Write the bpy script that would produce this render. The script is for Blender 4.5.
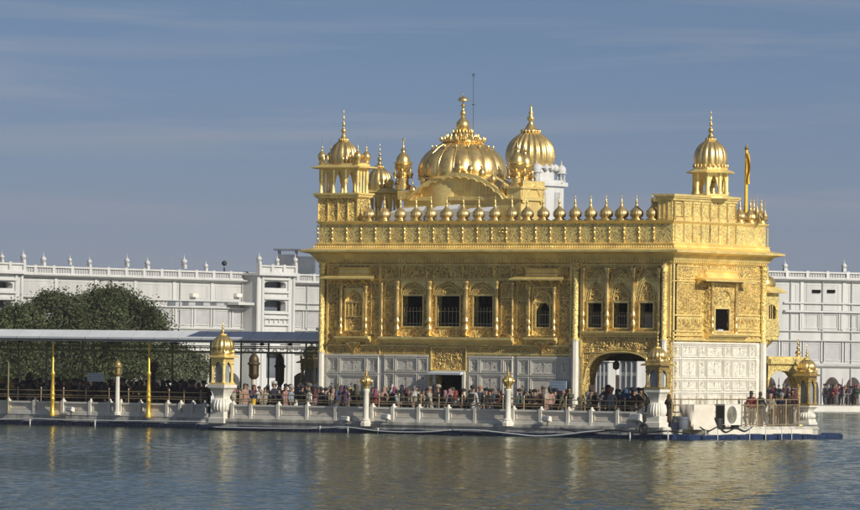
import bpy, bmesh, math, random
from mathutils import Vector, Matrix, noise as mnoise
R = math.radians
PI = math.pi
rnd = random.Random(7)
for o in list(bpy.data.objects):
    bpy.data.objects.remove(o)
C = bpy.context.scene.collection

# ---------------------------------------------------------------- camera
TH = R(35.0)                      # the long face of the temple is turned 35 degrees from the picture plane
F_PX, HOR, ROLL, CAM_Z = 5900.0, 358.0, 0.0125, 3.8
W_B, S_B = 21.27, 8.45             # temple footprint in metres
right_h = Vector((math.cos(TH), math.sin(TH), 0))
fwd_h = Vector((-math.sin(TH), math.cos(TH), 0))
pitch = math.atan((HOR - 255.0) / F_PX)
fwd = fwd_h * math.cos(pitch) + Vector((0, 0, math.sin(pitch)))
up0 = Vector((0, 0, math.cos(pitch))) - fwd_h * math.sin(pitch)
cam_right = right_h * math.cos(ROLL) + up0 * math.sin(ROLL)
cam_up = up0 * math.cos(ROLL) - right_h * math.sin(ROLL)
DIST = 295.0
mid = Vector((10.75, 0, 0))
CAM = mid - fwd_h * DIST - right_h * ((495.0 - 430.0) / F_PX * DIST)
CAM.z = CAM_Z
cam_data = bpy.data.cameras.new('camera')
cam_data.sensor_width = 36.0
cam_data.lens = F_PX / 860.0 * 36.0
cam_data.clip_start = 1.0
cam_data.clip_end = 9000.0
cam = bpy.data.objects.new('camera', cam_data)
C.objects.link(cam)
cam.matrix_world = Matrix((
    (cam_right.x, cam_up.x, -fwd.x, CAM.x),
    (cam_right.y, cam_up.y, -fwd.y, CAM.y),
    (cam_right.z, cam_up.z, -fwd.z, CAM.z),
    (0, 0, 0, 1)))
scene = bpy.context.scene
scene.camera = cam
scene.render.resolution_x = 1024
scene.render.resolution_y = 607


# surveying helpers: where does a sight line of the photograph meet a given upright plane
def _ray(px, py):
    return fwd * F_PX + cam_right * (px - 430.0) + cam_up * (255.0 - py)


def P(px, py, v=0.0):             # plane y = v  -> (x, z)
    d = _ray(px, py)
    t = (v - CAM.y) / d.y
    return CAM.x + d.x * t, CAM.z + d.z * t


def Q(px, py, u=W_B):             # plane x = u  -> (y, z)
    d = _ray(px, py)
    t = (u - CAM.x) / d.x
    return CAM.y + d.y * t, CAM.z + d.z * t


def PF(fr, px, py):               # any upright plane given by its frame -> (a, b)
    d = _ray(px, py)
    t = (fr.o - CAM).dot(fr.d) / d.dot(fr.d)
    p = CAM + d * t
    return (p - fr.o).dot(fr.a), p.z


def G(px, dist, py=400.0):        # a point at a given distance along the view axis -> (x, y, z)
    d = _ray(px, py)
    t = dist / F_PX
    return CAM.x + d.x * t, CAM.y + d.y * t, CAM.z + d.z * t


# ---------------------------------------------------------------- light
SUN_AZ, SUN_EL = R(-12.0), R(27.0)         # direction towards the sun: almost along +x, a little in front of the long face
sun_dir = Vector((math.cos(SUN_EL) * math.cos(SUN_AZ), math.cos(SUN_EL) * math.sin(SUN_AZ), math.sin(SUN_EL)))
sd = bpy.data.lights.new('sun', 'SUN')
sd.energy = 5.0
sd.angle = R(0.5)
sd.color = (1.0, 0.94, 0.81)
sun = bpy.data.objects.new('sun', sd)
C.objects.link(sun)
sun.rotation_euler = (-sun_dir).to_track_quat('-Z', 'Y').to_euler()
sun.location = (60, -20, 60)

world = bpy.data.worlds.new('World')
scene.world = world
world.use_nodes = True
wn, wl = world.node_tree.nodes, world.node_tree.links
wn.clear()
w_out = wn.new('ShaderNodeOutputWorld')
w_bg = wn.new('ShaderNodeBackground')
w_bg.inputs['Strength'].default_value = 0.082
sky = wn.new('ShaderNodeTexSky')
sky.sky_type = 'NISHITA'
sky.sun_disc = False
sky.sun_elevation = SUN_EL
sky.sun_rotation = math.atan2(sun_dir.x, sun_dir.y)
sky.air_density = 1.0
sky.dust_density = 0.6
sky.ozone_density = 3.0
tc = wn.new('ShaderNodeTexCoord')
# the haze layer near the horizon is thin that day: sample the sky a little higher than the ray
vm = wn.new('ShaderNodeVectorMath'); vm.operation = 'MULTIPLY_ADD'
vm.inputs[1].default_value = (1, 1, 1.4)
vm.inputs[2].default_value = (0, 0, 0.15)
vn = wn.new('ShaderNodeVectorMath'); vn.operation = 'NORMALIZE'
wl.new(tc.outputs['Generated'], vm.inputs[0])
wl.new(vm.outputs[0], vn.inputs[0])
wl.new(vn.outputs[0], sky.inputs['Vector'])
tint = wn.new('ShaderNodeMixRGB'); tint.blend_type = 'MULTIPLY'; tint.inputs['Fac'].default_value = 1.0
tint.inputs['Color2'].default_value = (0.92, 0.84, 0.84, 1)
wl.new(sky.outputs['Color'], tint.inputs['Color1'])
# thin streaks of high cloud
cmap = wn.new('ShaderNodeMapping')
cmap.inputs['Rotation'].default_value = (0, 0, -TH)
cmap.inputs['Scale'].default_value = (8, 8, 115)
cn = wn.new('ShaderNodeTexNoise')
cn.inputs['Scale'].default_value = 1.0
cn.inputs['Detail'].default_value = 6
cn.inputs['Roughness'].default_value = 0.55
cn.inputs['Distortion'].default_value = 0.6
wl.new(tc.outputs['Generated'], cmap.inputs['Vector'])
wl.new(cmap.outputs[0], cn.inputs['Vector'])
cr = wn.new('ShaderNodeValToRGB')
cr.color_ramp.elements[0].position = 0.47; cr.color_ramp.elements[0].color = (0, 0, 0, 1)
cr.color_ramp.elements[1].position = 0.72; cr.color_ramp.elements[1].color = (0.48, 0.48, 0.48, 1)
wl.new(cn.outputs['Fac'], cr.inputs['Fac'])
cmix = wn.new('ShaderNodeMixRGB'); cmix.blend_type = 'MIX'
cmix.inputs['Color2'].default_value = (4.6, 4.7, 5.2, 1)
wl.new(cr.outputs['Color'], cmix.inputs['Fac'])
wl.new(tint.outputs[0], cmix.inputs['Color1'])
# winter dust lying low over the horizon
sepz = wn.new('ShaderNodeSeparateXYZ'); wl.new(tc.outputs['Generated'], sepz.inputs[0])
hzr = wn.new('ShaderNodeMapRange'); hzr.interpolation_type = 'SMOOTHSTEP'
hzr.inputs['From Min'].default_value = 0.0; hzr.inputs['From Max'].default_value = 0.058
hzr.inputs['To Min'].default_value = 0.85; hzr.inputs['To Max'].default_value = 0.0
wl.new(sepz.outputs['Z'], hzr.inputs['Value'])
hmix = wn.new('ShaderNodeMixRGB'); hmix.blend_type = 'MIX'
hmix.inputs['Color2'].default_value = (3.15, 3.35, 4.0, 1)
wl.new(hzr.outputs[0], hmix.inputs['Fac'])
wl.new(cmix.outputs[0], hmix.inputs['Color1'])
wl.new(hmix.outputs[0], w_bg.inputs['Color'])
wl.new(w_bg.outputs[0], w_out.inputs['Surface'])

vs = scene.view_settings
vs.view_transform = 'Standard'
vs.look = 'None'
vs.exposure = 0.0
vs.gamma = 1.0
vs.use_curve_mapping = False


# ---------------------------------------------------------------- materials
def mat(name, col, rough=0.6, metal=0.0, vary=None, vscale=1.0, bump=None, bscale=4.0, bdist=0.02,
        spec=None, detail=4, kind='noise', coat=0.0, col2=None, trans=0.0, sheets=0.0, streak=False):
    m = bpy.data.materials.new(name)
    m.use_nodes = True
    nt = m.node_tree
    b = nt.nodes['Principled BSDF']
    b.inputs['Base Color'].default_value = (*col, 1)
    b.inputs['Roughness'].default_value = rough
    b.inputs['Metallic'].default_value = metal
    if spec is not None:
        b.inputs['Specular IOR Level'].default_value = spec
    co = nt.nodes.new('ShaderNodeTexCoord')
    geo = nt.nodes.new('ShaderNodeNewGeometry')
    if vary:
        n = nt.nodes.new('ShaderNodeTexNoise')
        n.inputs['Scale'].default_value = vscale
        n.inputs['Detail'].default_value = detail
        n.inputs['Roughness'].default_value = 0.65
        if streak:                             # rain streaks run down the wall
            smp = nt.nodes.new('ShaderNodeMapping')
            smp.inputs['Scale'].default_value = (1.0, 1.0, 0.16)
            nt.links.new(geo.outputs['Position'], smp.inputs['Vector'])
            nt.links.new(smp.outputs[0], n.inputs['Vector'])
        else:
            nt.links.new(geo.outputs['Position'], n.inputs['Vector'])
        r = nt.nodes.new('ShaderNodeValToRGB')
        r.color_ramp.elements[0].position = 0.3
        r.color_ramp.elements[1].position = 0.7
        a = tuple(max(0, c * (1 - vary)) for c in col)
        c2 = col2 or tuple(min(1, c * (1 + vary)) for c in col)
        r.color_ramp.elements[0].color = (*a, 1)
        r.color_ramp.elements[1].color = (*c2, 1)
        nt.links.new(n.outputs['Fac'], r.inputs['Fac'])
        csock = r.outputs['Color']
        if sheets:                             # separate beaten sheets, each a little different
            sv = nt.nodes.new('ShaderNodeTexVoronoi'); sv.distance = 'CHEBYCHEV'
            sv.inputs['Scale'].default_value = 1.7
            sv.inputs['Randomness'].default_value = 0.55
            nt.links.new(geo.outputs['Position'], sv.inputs['Vector'])
            sm = nt.nodes.new('ShaderNodeMapRange')
            sm.inputs['To Min'].default_value = 1 - sheets
            sm.inputs['To Max'].default_value = 1 + sheets * .4
            nt.links.new(sv.outputs['Color'], sm.inputs['Value'])
            mx = nt.nodes.new('ShaderNodeMixRGB'); mx.blend_type = 'MULTIPLY'; mx.inputs['Fac'].default_value = 1
            nt.links.new(csock, mx.inputs['Color1']); nt.links.new(sm.outputs[0], mx.inputs['Color2'])
            csock = mx.outputs[0]
        nt.links.new(csock, b.inputs['Base Color'])
        mr = nt.nodes.new('ShaderNodeMapRange')
        mr.inputs['To Min'].default_value = max(0.02, rough - 0.08)
        mr.inputs['To Max'].default_value = min(1, rough + 0.12)
        nt.links.new(n.outputs['Fac'], mr.inputs['Value'])
        nt.links.new(mr.outputs[0], b.inputs['Roughness'])
    if bump:
        if kind == 'carved':
            vo = nt.nodes.new('ShaderNodeTexVoronoi')
            vo.feature = 'SMOOTH_F1'
            vo.inputs['Scale'].default_value = bscale
            nz = nt.nodes.new('ShaderNodeTexNoise')
            nz.inputs['Scale'].default_value = bscale * 1.3
            nz.inputs['Detail'].default_value = 3
            nz.inputs['Distortion'].default_value = 1.5
            nt.links.new(geo.outputs['Position'], vo.inputs['Vector'])
            nt.links.new(geo.outputs['Position'], nz.inputs['Vector'])
            ad = nt.nodes.new('ShaderNodeMath'); ad.operation = 'ADD'
            nt.links.new(vo.outputs['Distance'], ad.inputs[0])
            nt.links.new(nz.outputs['Fac'], ad.inputs[1])
            src = ad.outputs[0]
            if vary:                           # darker in the hollows of the chasing, lighter on the crests
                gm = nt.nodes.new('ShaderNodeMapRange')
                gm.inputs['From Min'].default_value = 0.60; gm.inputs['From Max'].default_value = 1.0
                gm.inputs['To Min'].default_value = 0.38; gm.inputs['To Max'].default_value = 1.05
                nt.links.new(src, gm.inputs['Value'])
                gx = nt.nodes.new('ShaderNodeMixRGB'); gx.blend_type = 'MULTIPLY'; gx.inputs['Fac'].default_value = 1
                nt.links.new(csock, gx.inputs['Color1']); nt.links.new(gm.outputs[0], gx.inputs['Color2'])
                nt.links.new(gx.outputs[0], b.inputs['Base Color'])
        else:
            nz = nt.nodes.new('ShaderNodeTexNoise')
            nz.inputs['Scale'].default_value = bscale
            nz.inputs['Detail'].default_value = 4
            nt.links.new(geo.outputs['Position'], nz.inputs['Vector'])
            src = nz.outputs['Fac']
        bp = nt.nodes.new('ShaderNodeBump')
        bp.inputs['Strength'].default_value = bump
        bp.inputs['Distance'].default_value = bdist
        nt.links.new(src, bp.inputs['Height'])
        nt.links.new(bp.outputs[0], b.inputs['Normal'])
    return m


M = {}
GOLD = (0.96, 0.70, 0.275)
M['gold'] = mat('gold_leaf', GOLD, 0.50, 0.55, sheets=.16, vary=0.16, vscale=1.6, bump=0.5, bscale=9, bdist=0.03)
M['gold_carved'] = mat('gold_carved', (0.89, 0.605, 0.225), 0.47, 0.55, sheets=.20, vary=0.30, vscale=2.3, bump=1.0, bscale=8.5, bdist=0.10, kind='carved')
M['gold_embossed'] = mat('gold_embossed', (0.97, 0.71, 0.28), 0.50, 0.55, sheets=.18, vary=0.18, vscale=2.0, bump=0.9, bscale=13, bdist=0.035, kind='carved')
M['gold_dome'] = mat('gold_dome', (0.80, 0.58, 0.24), 0.32, 0.80, sheets=.14, vary=0.25, vscale=2.0, bump=0.25, bscale=12, bdist=0.01)
M['gold_shaded'] = mat('shaded_gold', (0.42, 0.30, 0.12), 0.42, 0.6, vary=0.3, vscale=4, bump=0.6, bscale=12, bdist=0.03)  # darker gold: shade of the kiosk fronts put into the colour
M['gold_bright'] = mat('gold_polished', (0.80, 0.58, 0.22), 0.26, 0.82, vary=0.1, vscale=3.0)
M['gold_pole'] = mat('gold_painted_metal', (0.70, 0.46, 0.07), 0.35, 0.55, vary=0.12, vscale=3.0)
M['brass'] = mat('dull_brass', (0.33, 0.25, 0.11), 0.45, 0.6, vary=0.2, vscale=4)
M['brass_dark'] = mat('weathered_brass', (0.10, 0.075, 0.035), 0.5, 0.5, vary=0.3, vscale=4)
M['marble'] = mat('white_marble', (0.62, 0.59, 0.52), 0.42, 0, vary=0.15, vscale=1.4, bump=0.2, bscale=5, bdist=0.01)
M['marble_panel'] = mat('grey_marble_panel', (0.57, 0.51, 0.43), 0.45, 0, vary=0.12, vscale=2.0, bump=0.3, bscale=9, bdist=0.015)
M['marble_inlay'] = mat('inlaid_marble', (0.62, 0.585, 0.51), 0.4, 0, vary=0.22, vscale=4.5, bump=0.4, bscale=10, bdist=0.02)
M['marble_warm'] = mat('warm_marble', (0.62, 0.58, 0.50), 0.42, 0, vary=0.12, vscale=1.8)
M['flower_red'] = mat('inlay_red_stone', (0.33, 0.22, 0.17), 0.5)
M['flower_green'] = mat('inlay_green_stone', (0.27, 0.28, 0.22), 0.5)
M['dark'] = mat('opening_shade', (0.006, 0.005, 0.005), 0.9, spec=0.0)  # near-black colour standing for the shade inside openings
M['interior'] = mat('dim_plaster_interior', (0.10, 0.085, 0.06), 0.8)
M['glass'] = mat('grey_glass', (0.22, 0.24, 0.25), 0.12, 0, spec=0.7, vary=0.2, vscale=3)
M['white_wall'] = mat('whitewashed_wall', (0.41, 0.41, 0.405), 0.75, 0, vary=0.16, streak=True, vscale=0.9, bump=0.15, bscale=2, bdist=0.03)
M['white_trim'] = mat('white_painted_trim', (0.47, 0.47, 0.465), 0.7, 0, vary=0.12, streak=True, vscale=1.1)
M['white_panel'] = mat('grey_white_lattice_panel', (0.34, 0.34, 0.35), 0.8, 0, vary=0.10, vscale=1.5, bump=0.5, bscale=6, bdist=0.05)
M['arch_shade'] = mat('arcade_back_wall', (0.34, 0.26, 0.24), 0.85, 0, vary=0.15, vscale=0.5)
M['canopy'] = mat('white_canopy_sheet', (0.66, 0.68, 0.70), 0.55, 0, vary=0.08, vscale=0.9)
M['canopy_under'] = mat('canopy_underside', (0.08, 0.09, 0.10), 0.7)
M['beam'] = mat('olive_painted_steel', (0.16, 0.15, 0.06), 0.5, 0.3, vary=0.2, vscale=3)
M['rail'] = mat('brushed_brass_rail', (0.42, 0.33, 0.20), 0.38, 0.7, vary=0.15, vscale=4)
M['pave'] = mat('marble_paving', (0.42, 0.40, 0.35), 0.5, 0, vary=0.5, streak=True, vscale=1.6)
M['blue'] = mat('blue_plastic', (0.010, 0.024, 0.07), 0.5, 0, vary=0.35, vscale=1.7)
M['navy'] = mat('navy_plastic', (0.010, 0.016, 0.045), 0.5, 0, vary=0.35, vscale=1.7)
M['hose'] = mat('pale_hose', (0.50, 0.52, 0.52), 0.5)
M['black'] = mat('black_rubber', (0.02, 0.02, 0.022), 0.6)
M['ac'] = mat('cream_metal_casing', (0.62, 0.60, 0.54), 0.5, 0, vary=0.05, vscale=4)
M['cloth'] = mat('beige_canvas', (0.58, 0.53, 0.45), 0.85, 0, vary=0.08, vscale=3, bump=0.3, bscale=6, bdist=0.03)
M['sign'] = mat('pale_sign_board', (0.50, 0.54, 0.58), 0.5)
M['sign_blue'] = mat('blue_grey_sign_board', (0.30, 0.38, 0.48), 0.5, vary=0.1, vscale=5)
M['signtext'] = mat('sign_lettering', (0.15, 0.19, 0.26), 0.6)
M['flag'] = mat('saffron_cloth', (0.86, 0.50, 0.03), 0.7, 0, vary=0.1, vscale=4)
M['bark'] = mat('bark', (0.09, 0.065, 0.045), 0.9, 0, vary=0.3, vscale=3, bump=0.5, bscale=6, bdist=0.05)
M['leaf'] = mat('leaf_green', (0.058, 0.070, 0.032), 0.7, 0, vary=0.55, vscale=0.55, spec=0.15)
M['leaf_pale'] = mat('leaf_grey_green', (0.075, 0.085, 0.045), 0.6, 0, vary=0.35, vscale=0.7, spec=0.3)
M['grey'] = mat('grey_sheet_metal', (0.10, 0.115, 0.14), 0.6, 0, vary=0.2, vscale=1)
M['stone_kerb'] = mat('kerb_stone', (0.55, 0.53, 0.49), 0.7, 0, vary=0.12, vscale=0.5)
M['skin'] = mat('brown_skin', (0.27, 0.15, 0.095), 0.55)
M['eye'] = mat('dark_eye', (0.02, 0.015, 0.012), 0.4)
M['hair'] = mat('black_hair', (0.012, 0.010, 0.010), 0.5)


def water_mat():
    m = bpy.data.materials.new('pool_water')
    m.use_nodes = True
    nt = m.node_tree
    b = nt.nodes['Principled BSDF']
    b.inputs['Base Color'].default_value = (0.020, 0.034, 0.015, 1)
    b.inputs['Roughness'].default_value = 0.07
    b.inputs['IOR'].default_value = 1.333
    b.inputs['Specular IOR Level'].default_value = 0.30
    geo = nt.nodes.new('ShaderNodeNewGeometry')
    mp = nt.nodes.new('ShaderNodeMapping')
    mp.inputs['Rotation'].default_value = (0, 0, -TH)
    mp.inputs['Scale'].default_value = (0.55, 1.0, 1.0)
    nt.links.new(geo.outputs['Position'], mp.inputs['Vector'])
    hs = []
    for sc, det in ((4.0, 3), (1.6, 2)):
        n = nt.nodes.new('ShaderNodeTexNoise')
        n.inputs['Scale'].default_value = sc
        n.inputs['Detail'].default_value = det
        n.inputs['Distortion'].default_value = 0.4
        nt.links.new(mp.outputs[0], n.inputs['Vector'])
        hs.append(n)
    m1 = nt.nodes.new('ShaderNodeMath'); m1.operation = 'MULTIPLY'
    m1.inputs[1].default_value = 0.9
    nt.links.new(hs[1].outputs['Fac'], m1.inputs[0])
    ad = nt.nodes.new('ShaderNodeMath'); ad.operation = 'ADD'
    nt.links.new(hs[0].outputs['Fac'], ad.inputs[0])
    nt.links.new(m1.outputs[0], ad.inputs[1])
    bp = nt.nodes.new('ShaderNodeBump')
    bp.inputs['Strength'].default_value = 1.0
    bp.inputs['Distance'].default_value = WATER_BUMP
    nt.links.new(ad.outputs[0], bp.inputs['Height'])
    # silty green pool: dark body colour under a slightly dulled mirror
    nt.nodes.remove(b)
    df = nt.nodes.new('ShaderNodeBsdfDiffuse'); df.inputs['Color'].default_value = (0.030, 0.040, 0.022, 1)
    gl = nt.nodes.new('ShaderNodeBsdfGlossy'); gl.inputs['Color'].default_value = (0.82, 0.85, 0.80, 1); gl.inputs['Roughness'].default_value = 0.05
    fr = nt.nodes.new('ShaderNodeFresnel'); fr.inputs['IOR'].default_value = 1.333
    for n_ in (gl, fr): nt.links.new(bp.outputs[0], n_.inputs['Normal'])
    mxs = nt.nodes.new('ShaderNodeMixShader')
    nt.links.new(fr.outputs[0], mxs.inputs['Fac']); nt.links.new(df.outputs[0], mxs.inputs[1]); nt.links.new(gl.outputs[0], mxs.inputs[2])
    nt.links.new(mxs.outputs[0], nt.nodes['Material Output'].inputs['Surface'])
    return m


WATER_BUMP = 0.05
M['water'] = water_mat()


# ---------------------------------------------------------------- mesh helpers
class Frame:
    """local axes: a runs along a wall, b is up, d stands out of the wall"""
    def __init__(s, o=(0, 0, 0), a=(1, 0, 0)):
        s.o = Vector(o); s.a = Vector(a).normalized()
        s.d = s.a.cross(Vector((0, 0, 1)))
    def __call__(s, a, b, d=0.0):
        return s.o + s.a * a + s.d * d + Vector((0, 0, b))


FRONT = Frame((0, 0, 0), (1, 0, 0))            # outwards is -y
SIDE = Frame((W_B, 0, 0), (0, 1, 0))           # outwards is +x
WORLD = Frame((0, 0, 0), (1, 0, 0))


class MB:
    def __init__(s, fr=FRONT):
        s.v = []; s.f = []; s.m = []; s.fr = fr; s.mi = 0
    def pts(s, L):
        i = len(s.v)
        s.v.extend([tuple(s.fr(*p)) for p in L])
        return i
    def raw(s, L):
        i = len(s.v); s.v.extend([tuple(p) for p in L]); return i
    def face(s, ids):
        s.f.append(tuple(ids)); s.m.append(s.mi)
    def quad(s, p):
        i = s.pts(p); s.face(range(i, i + len(p)))
    def box(s, a0, a1, b0, b1, d0, d1):
        i = s.pts([(a0, b0, d0), (a1, b0, d0), (a1, b1, d0), (a0, b1, d0),
                   (a0, b0, d1), (a1, b0, d1), (a1, b1, d1), (a0, b1, d1)])
        for q in ((0, 3, 2, 1), (4, 5, 6, 7), (0, 1, 5, 4), (2, 3, 7, 6), (1, 2, 6, 5), (0, 4, 7, 3)):
            s.face([i + k for k in q])
    def wedge(s, a0, a1, prof):
        """profile of (d, b) points extruded along a"""
        n = len(prof)
        i = s.pts([(a0, b, d) for d, b in prof] + [(a1, b, d) for d, b in prof])
        for k in range(n):
            k2 = (k + 1) % n
            s.face((i + k, i + k2, i + n + k2, i + n + k))
        s.face([i + k for k in range(n)][::-1]); s.face([i + n + k for k in range(n)])
    def tube(s, p0, p1, r0, r1=None, n=8, world=False, cap=True):
        r1 = r0 if r1 is None else r1
        A = Vector(p0) if world else s.fr(*p0)
        B = Vector(p1) if world else s.fr(*p1)
        z = (B - A)
        if z.length < 1e-6: return
        z.normalize()
        x = z.orthogonal().normalized(); y = z.cross(x)
        i = len(s.v)
        for c, r in ((A, r0), (B, r1)):
            for k in range(n):
                t = 2 * PI * k / n
                s.v.append(tuple(c + x * (r * math.cos(t)) + y * (r * math.sin(t))))
        for k in range(n):
            k2 = (k + 1) % n
            s.face((i + k, i + k2, i + n + k2, i + n + k))
        if cap:
            s.face([i + k for k in range(n)][::-1]); s.face([i + n + k for k in range(n)])
    def path(s, P_, r, n=6):
        P_ = [Vector(p) for p in P_]
        i0 = len(s.v); ref = None
        for q, c in enumerate(P_):
            t = (P_[min(q + 1, len(P_) - 1)] - P_[max(q - 1, 0)])
            t = t.normalized() if t.length > 1e-9 else Vector((1, 0, 0))
            x = (ref - t * ref.dot(t)) if ref is not None else t.orthogonal()
            x = x.normalized() if x.length > 1e-6 else t.orthogonal().normalized()
            ref = x; y = t.cross(x)
            for k in range(n):
                an = 2 * PI * k / n
                s.v.append(tuple(c + x * (r * math.cos(an)) + y * (r * math.sin(an))))
        for q in range(len(P_) - 1):
            for k in range(n):
                k2 = (k + 1) % n
                s.face((i0 + q * n + k, i0 + q * n + k2, i0 + (q + 1) * n + k2, i0 + (q + 1) * n + k))
        s.face([i0 + k for k in range(n)][::-1]); s.face([i0 + (len(P_) - 1) * n + k for k in range(n)])
    def lathe(s, prof, ca, cd, cb=0.0, n=16, flute=0, famp=0.0, ph=0.0, sx=1.0, sy=1.0, fpow=1.0, clos=True):
        """profile (r, z) around the upright line through (ca, cd); flutes swell the radius between grooves"""
        c = s.fr(ca, cb, cd)
        ax, ay = s.fr.a, s.fr.d
        i = len(s.v)
        m = len(prof)
        for pr in prof:
            r, z = pr[0], pr[1]
            fa = famp * (pr[2] if len(pr) > 2 else 1.0)
            for k in range(n):
                t = 2 * PI * k / n + ph
                rr = r
                if flute:
                    rr = r * (1 - fa + fa * abs(math.sin(flute * (t - ph) / 2)) ** fpow)
                p = c + ax * (rr * sx * math.cos(t)) + ay * (rr * sy * math.sin(t))
                s.v.append((p.x, p.y, p.z + z))
        for j in range(m - 1):
            for k in range(n):
                k2 = (k + 1) % n
                s.face((i + j * n + k, i + j * n + k2, i + (j + 1) * n + k2, i + (j + 1) * n + k))
        if clos:
            s.face([i + k for k in range(n)][::-1])
            s.face([i + (m - 1) * n + k for k in range(n)])
    def prism(s, poly, d0, d1):
        n = len(poly)
        i = s.pts([(a, b, d0) for a, b in poly] + [(a, b, d1) for a, b in poly])
        s.face([i + k for k in range(n)][::-1]); s.face([i + n + k for k in range(n)])
        for k in range(n):
            k2 = (k + 1) % n
            s.face((i + k, i + k2, i + n + k2, i + n + k))
    def arch_wall(s, a0, a1, curve, btop, d0, d1):
        """solid between an arch curve [(a,b)...] (from a0 to a1) and btop, d0 back, d1 front"""
        for (p, q) in zip(curve[:-1], curve[1:]):
            i = s.pts([(p[0], p[1], d1), (q[0], q[1], d1), (q[0], btop, d1), (p[0], btop, d1),
                       (p[0], p[1], d0), (q[0], q[1], d0), (q[0], btop, d0), (p[0], btop, d0)])
            s.face((i, i + 1, i + 2, i + 3)); s.face((i + 4, i + 7, i + 6, i + 5))
            s.face((i, i + 4, i + 5, i + 1)); s.face((i + 2, i + 6, i + 7, i + 3))
    def blob(s, a, b, d, r, ra=1.0, rb=1.0, rd=0.6, n=6):
        c = s.fr(a, b, d)
        ax, ay = s.fr.a, s.fr.d
        i = len(s.v)
        rings = ((0.0, -1), (0.8, -0.55), (1.0, 0), (0.8, 0.55), (0.0, 1))
        for (rr, zz) in rings:
            for k in range(n):
                t = 2 * PI * k / n
                p = c + ax * (r * ra * rr * math.cos(t)) + ay * (r * rd * rr * math.sin(t))
                s.v.append((p.x, p.y, p.z + r * rb * zz))
        for j in range(4):
            for k in range(n):
                k2 = (k + 1) % n
                s.face((i + j * n + k, i + j * n + k2, i + (j + 1) * n + k2, i + (j + 1) * n + k))
    def build(s, name, mats, parent=None, smooth=False, merge=True, angle=None):
        me = bpy.data.meshes.new(name)
        me.from_pydata(s.v, [], s.f)
        if not isinstance(mats, (list, tuple)): mats = [mats]
        for q in mats: me.materials.append(M[q] if isinstance(q, str) else q)
        if len(mats) > 1:
            me.polygons.foreach_set('material_index', s.m)
        bm = bmesh.new(); bm.from_mesh(me)
        if merge: bmesh.ops.remove_doubles(bm, verts=bm.verts, dist=1e-5)
        bmesh.ops.recalc_face_normals(bm, faces=bm.faces)
        if smooth:
            for f in bm.faces: f.smooth = True
            if angle:
                for e in bm.edges:
                    if len(e.link_faces) == 2 and e.calc_face_angle(0) > angle: e.smooth = False
        bm.to_mesh(me); bm.free()
        o = bpy.data.objects.new(name, me)
        C.objects.link(o)
        if parent:
            o.parent = parent
            o.matrix_parent_inverse = parent.matrix_world.inverted() if False else Matrix.Translation(-Vector(parent.location))
        return o


def thing(name, label, cat, loc=(0, 0, 0), group=None):
    o = bpy.data.objects.new(name, None)
    o.empty_display_size = 0.3
    C.objects.link(o)
    o.location = loc
    o['label'] = label; o['category'] = cat
    if group: o['group'] = group
    return o


def tag(o, label, cat, group=None):
    o['label'] = label; o['category'] = cat
    if group: o['group'] = group
    return o


def kind(o, k='structure'):
    o['kind'] = k
    return o


def sub(o, parent):
    """parent an object that already stands in world coordinates"""
    o.parent = parent
    return o


def arch(a0, a1, bs, bc, n=14, shape='round', lobes=0):
    """arch curve from spring height bs to crown bc"""
    L = []
    for k in range(n + 1):
        t = k / n
        x = a0 + (a1 - a0) * t
        s = abs(2 * t - 1)
        if shape == 'round': h = math.sqrt(max(0, 1 - s * s))
        elif shape == 'flat': h = (max(0, 1 - s ** 2.6)) ** (1 / 2.2)
        elif shape == 'point': h = (max(0, 1 - s ** 1.7)) ** 0.75 + 0.06 * max(0, 1 - s * 6)
        if lobes: h += 0.05 * abs(math.sin(lobes * PI * t)) * (0.4 + 0.6 * h) - 0.02
        L.append((x, bs + (bc - bs) * max(0, h)))
    L[0] = (a0, bs); L[-1] = (a1, bs)
    return L


def wall_grid(mb, a0, a1, b0, b1, d0, d1, holes):
    """wall slab d0..d1 with rectangular holes [(a0,a1,b0,b1)]; reveals included"""
    As = sorted({a0, a1, *[h[0] for h in holes], *[h[1] for h in holes]})
    Bs = sorted({b0, b1, *[h[2] for h in holes], *[h[3] for h in holes]})
    As = [a for a in As if a0 <= a <= a1]; Bs = [b for b in Bs if b0 <= b <= b1]
    def inhole(a, b): return any(h[0] < a < h[1] and h[2] < b < h[3] for h in holes)
    for i in range(len(As) - 1):
        for j in range(len(Bs) - 1):
            if inhole((As[i] + As[i + 1]) / 2, (Bs[j] + Bs[j + 1]) / 2): continue
            for d in (d0, d1):
                mb.quad([(As[i], Bs[j], d), (As[i + 1], Bs[j], d), (As[i + 1], Bs[j + 1], d), (As[i], Bs[j + 1], d)])
    for (h0, h1, g0, g1) in holes + [(a0, a1, b0, b1)]:
        mb.quad([(h0, g0, d0), (h1, g0, d0), (h1, g0, d1), (h0, g0, d1)])
        mb.quad([(h0, g1, d0), (h1, g1, d0), (h1, g1, d1), (h0, g1, d1)])
        mb.quad([(h0, g0, d0), (h0, g1, d0), (h0, g1, d1), (h0, g0, d1)])
        mb.quad([(h1, g0, d0), (h1, g1, d0), (h1, g1, d1), (h1, g0, d1)])


def ring(mb, x0, y0, x1, y1, prof, closed=False):
    """moulding (d, z) carried round a rectangle with mitred corners; open profile -> sheet with thickness by its own points"""
    n = len(prof)
    i = mb.raw([p for d, z in prof for p in ((x0 - d, y0 - d, z), (x1 + d, y0 - d, z), (x1 + d, y1 + d, z), (x0 - d, y1 + d, z))])
    for k in range(n if closed else n - 1):
        k2 = (k + 1) % n
        for q in range(4):
            q2 = (q + 1) % 4
            mb.face((i + k * 4 + q, i + k * 4 + q2, i + k2 * 4 + q2, i + k2 * 4 + q))


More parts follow.
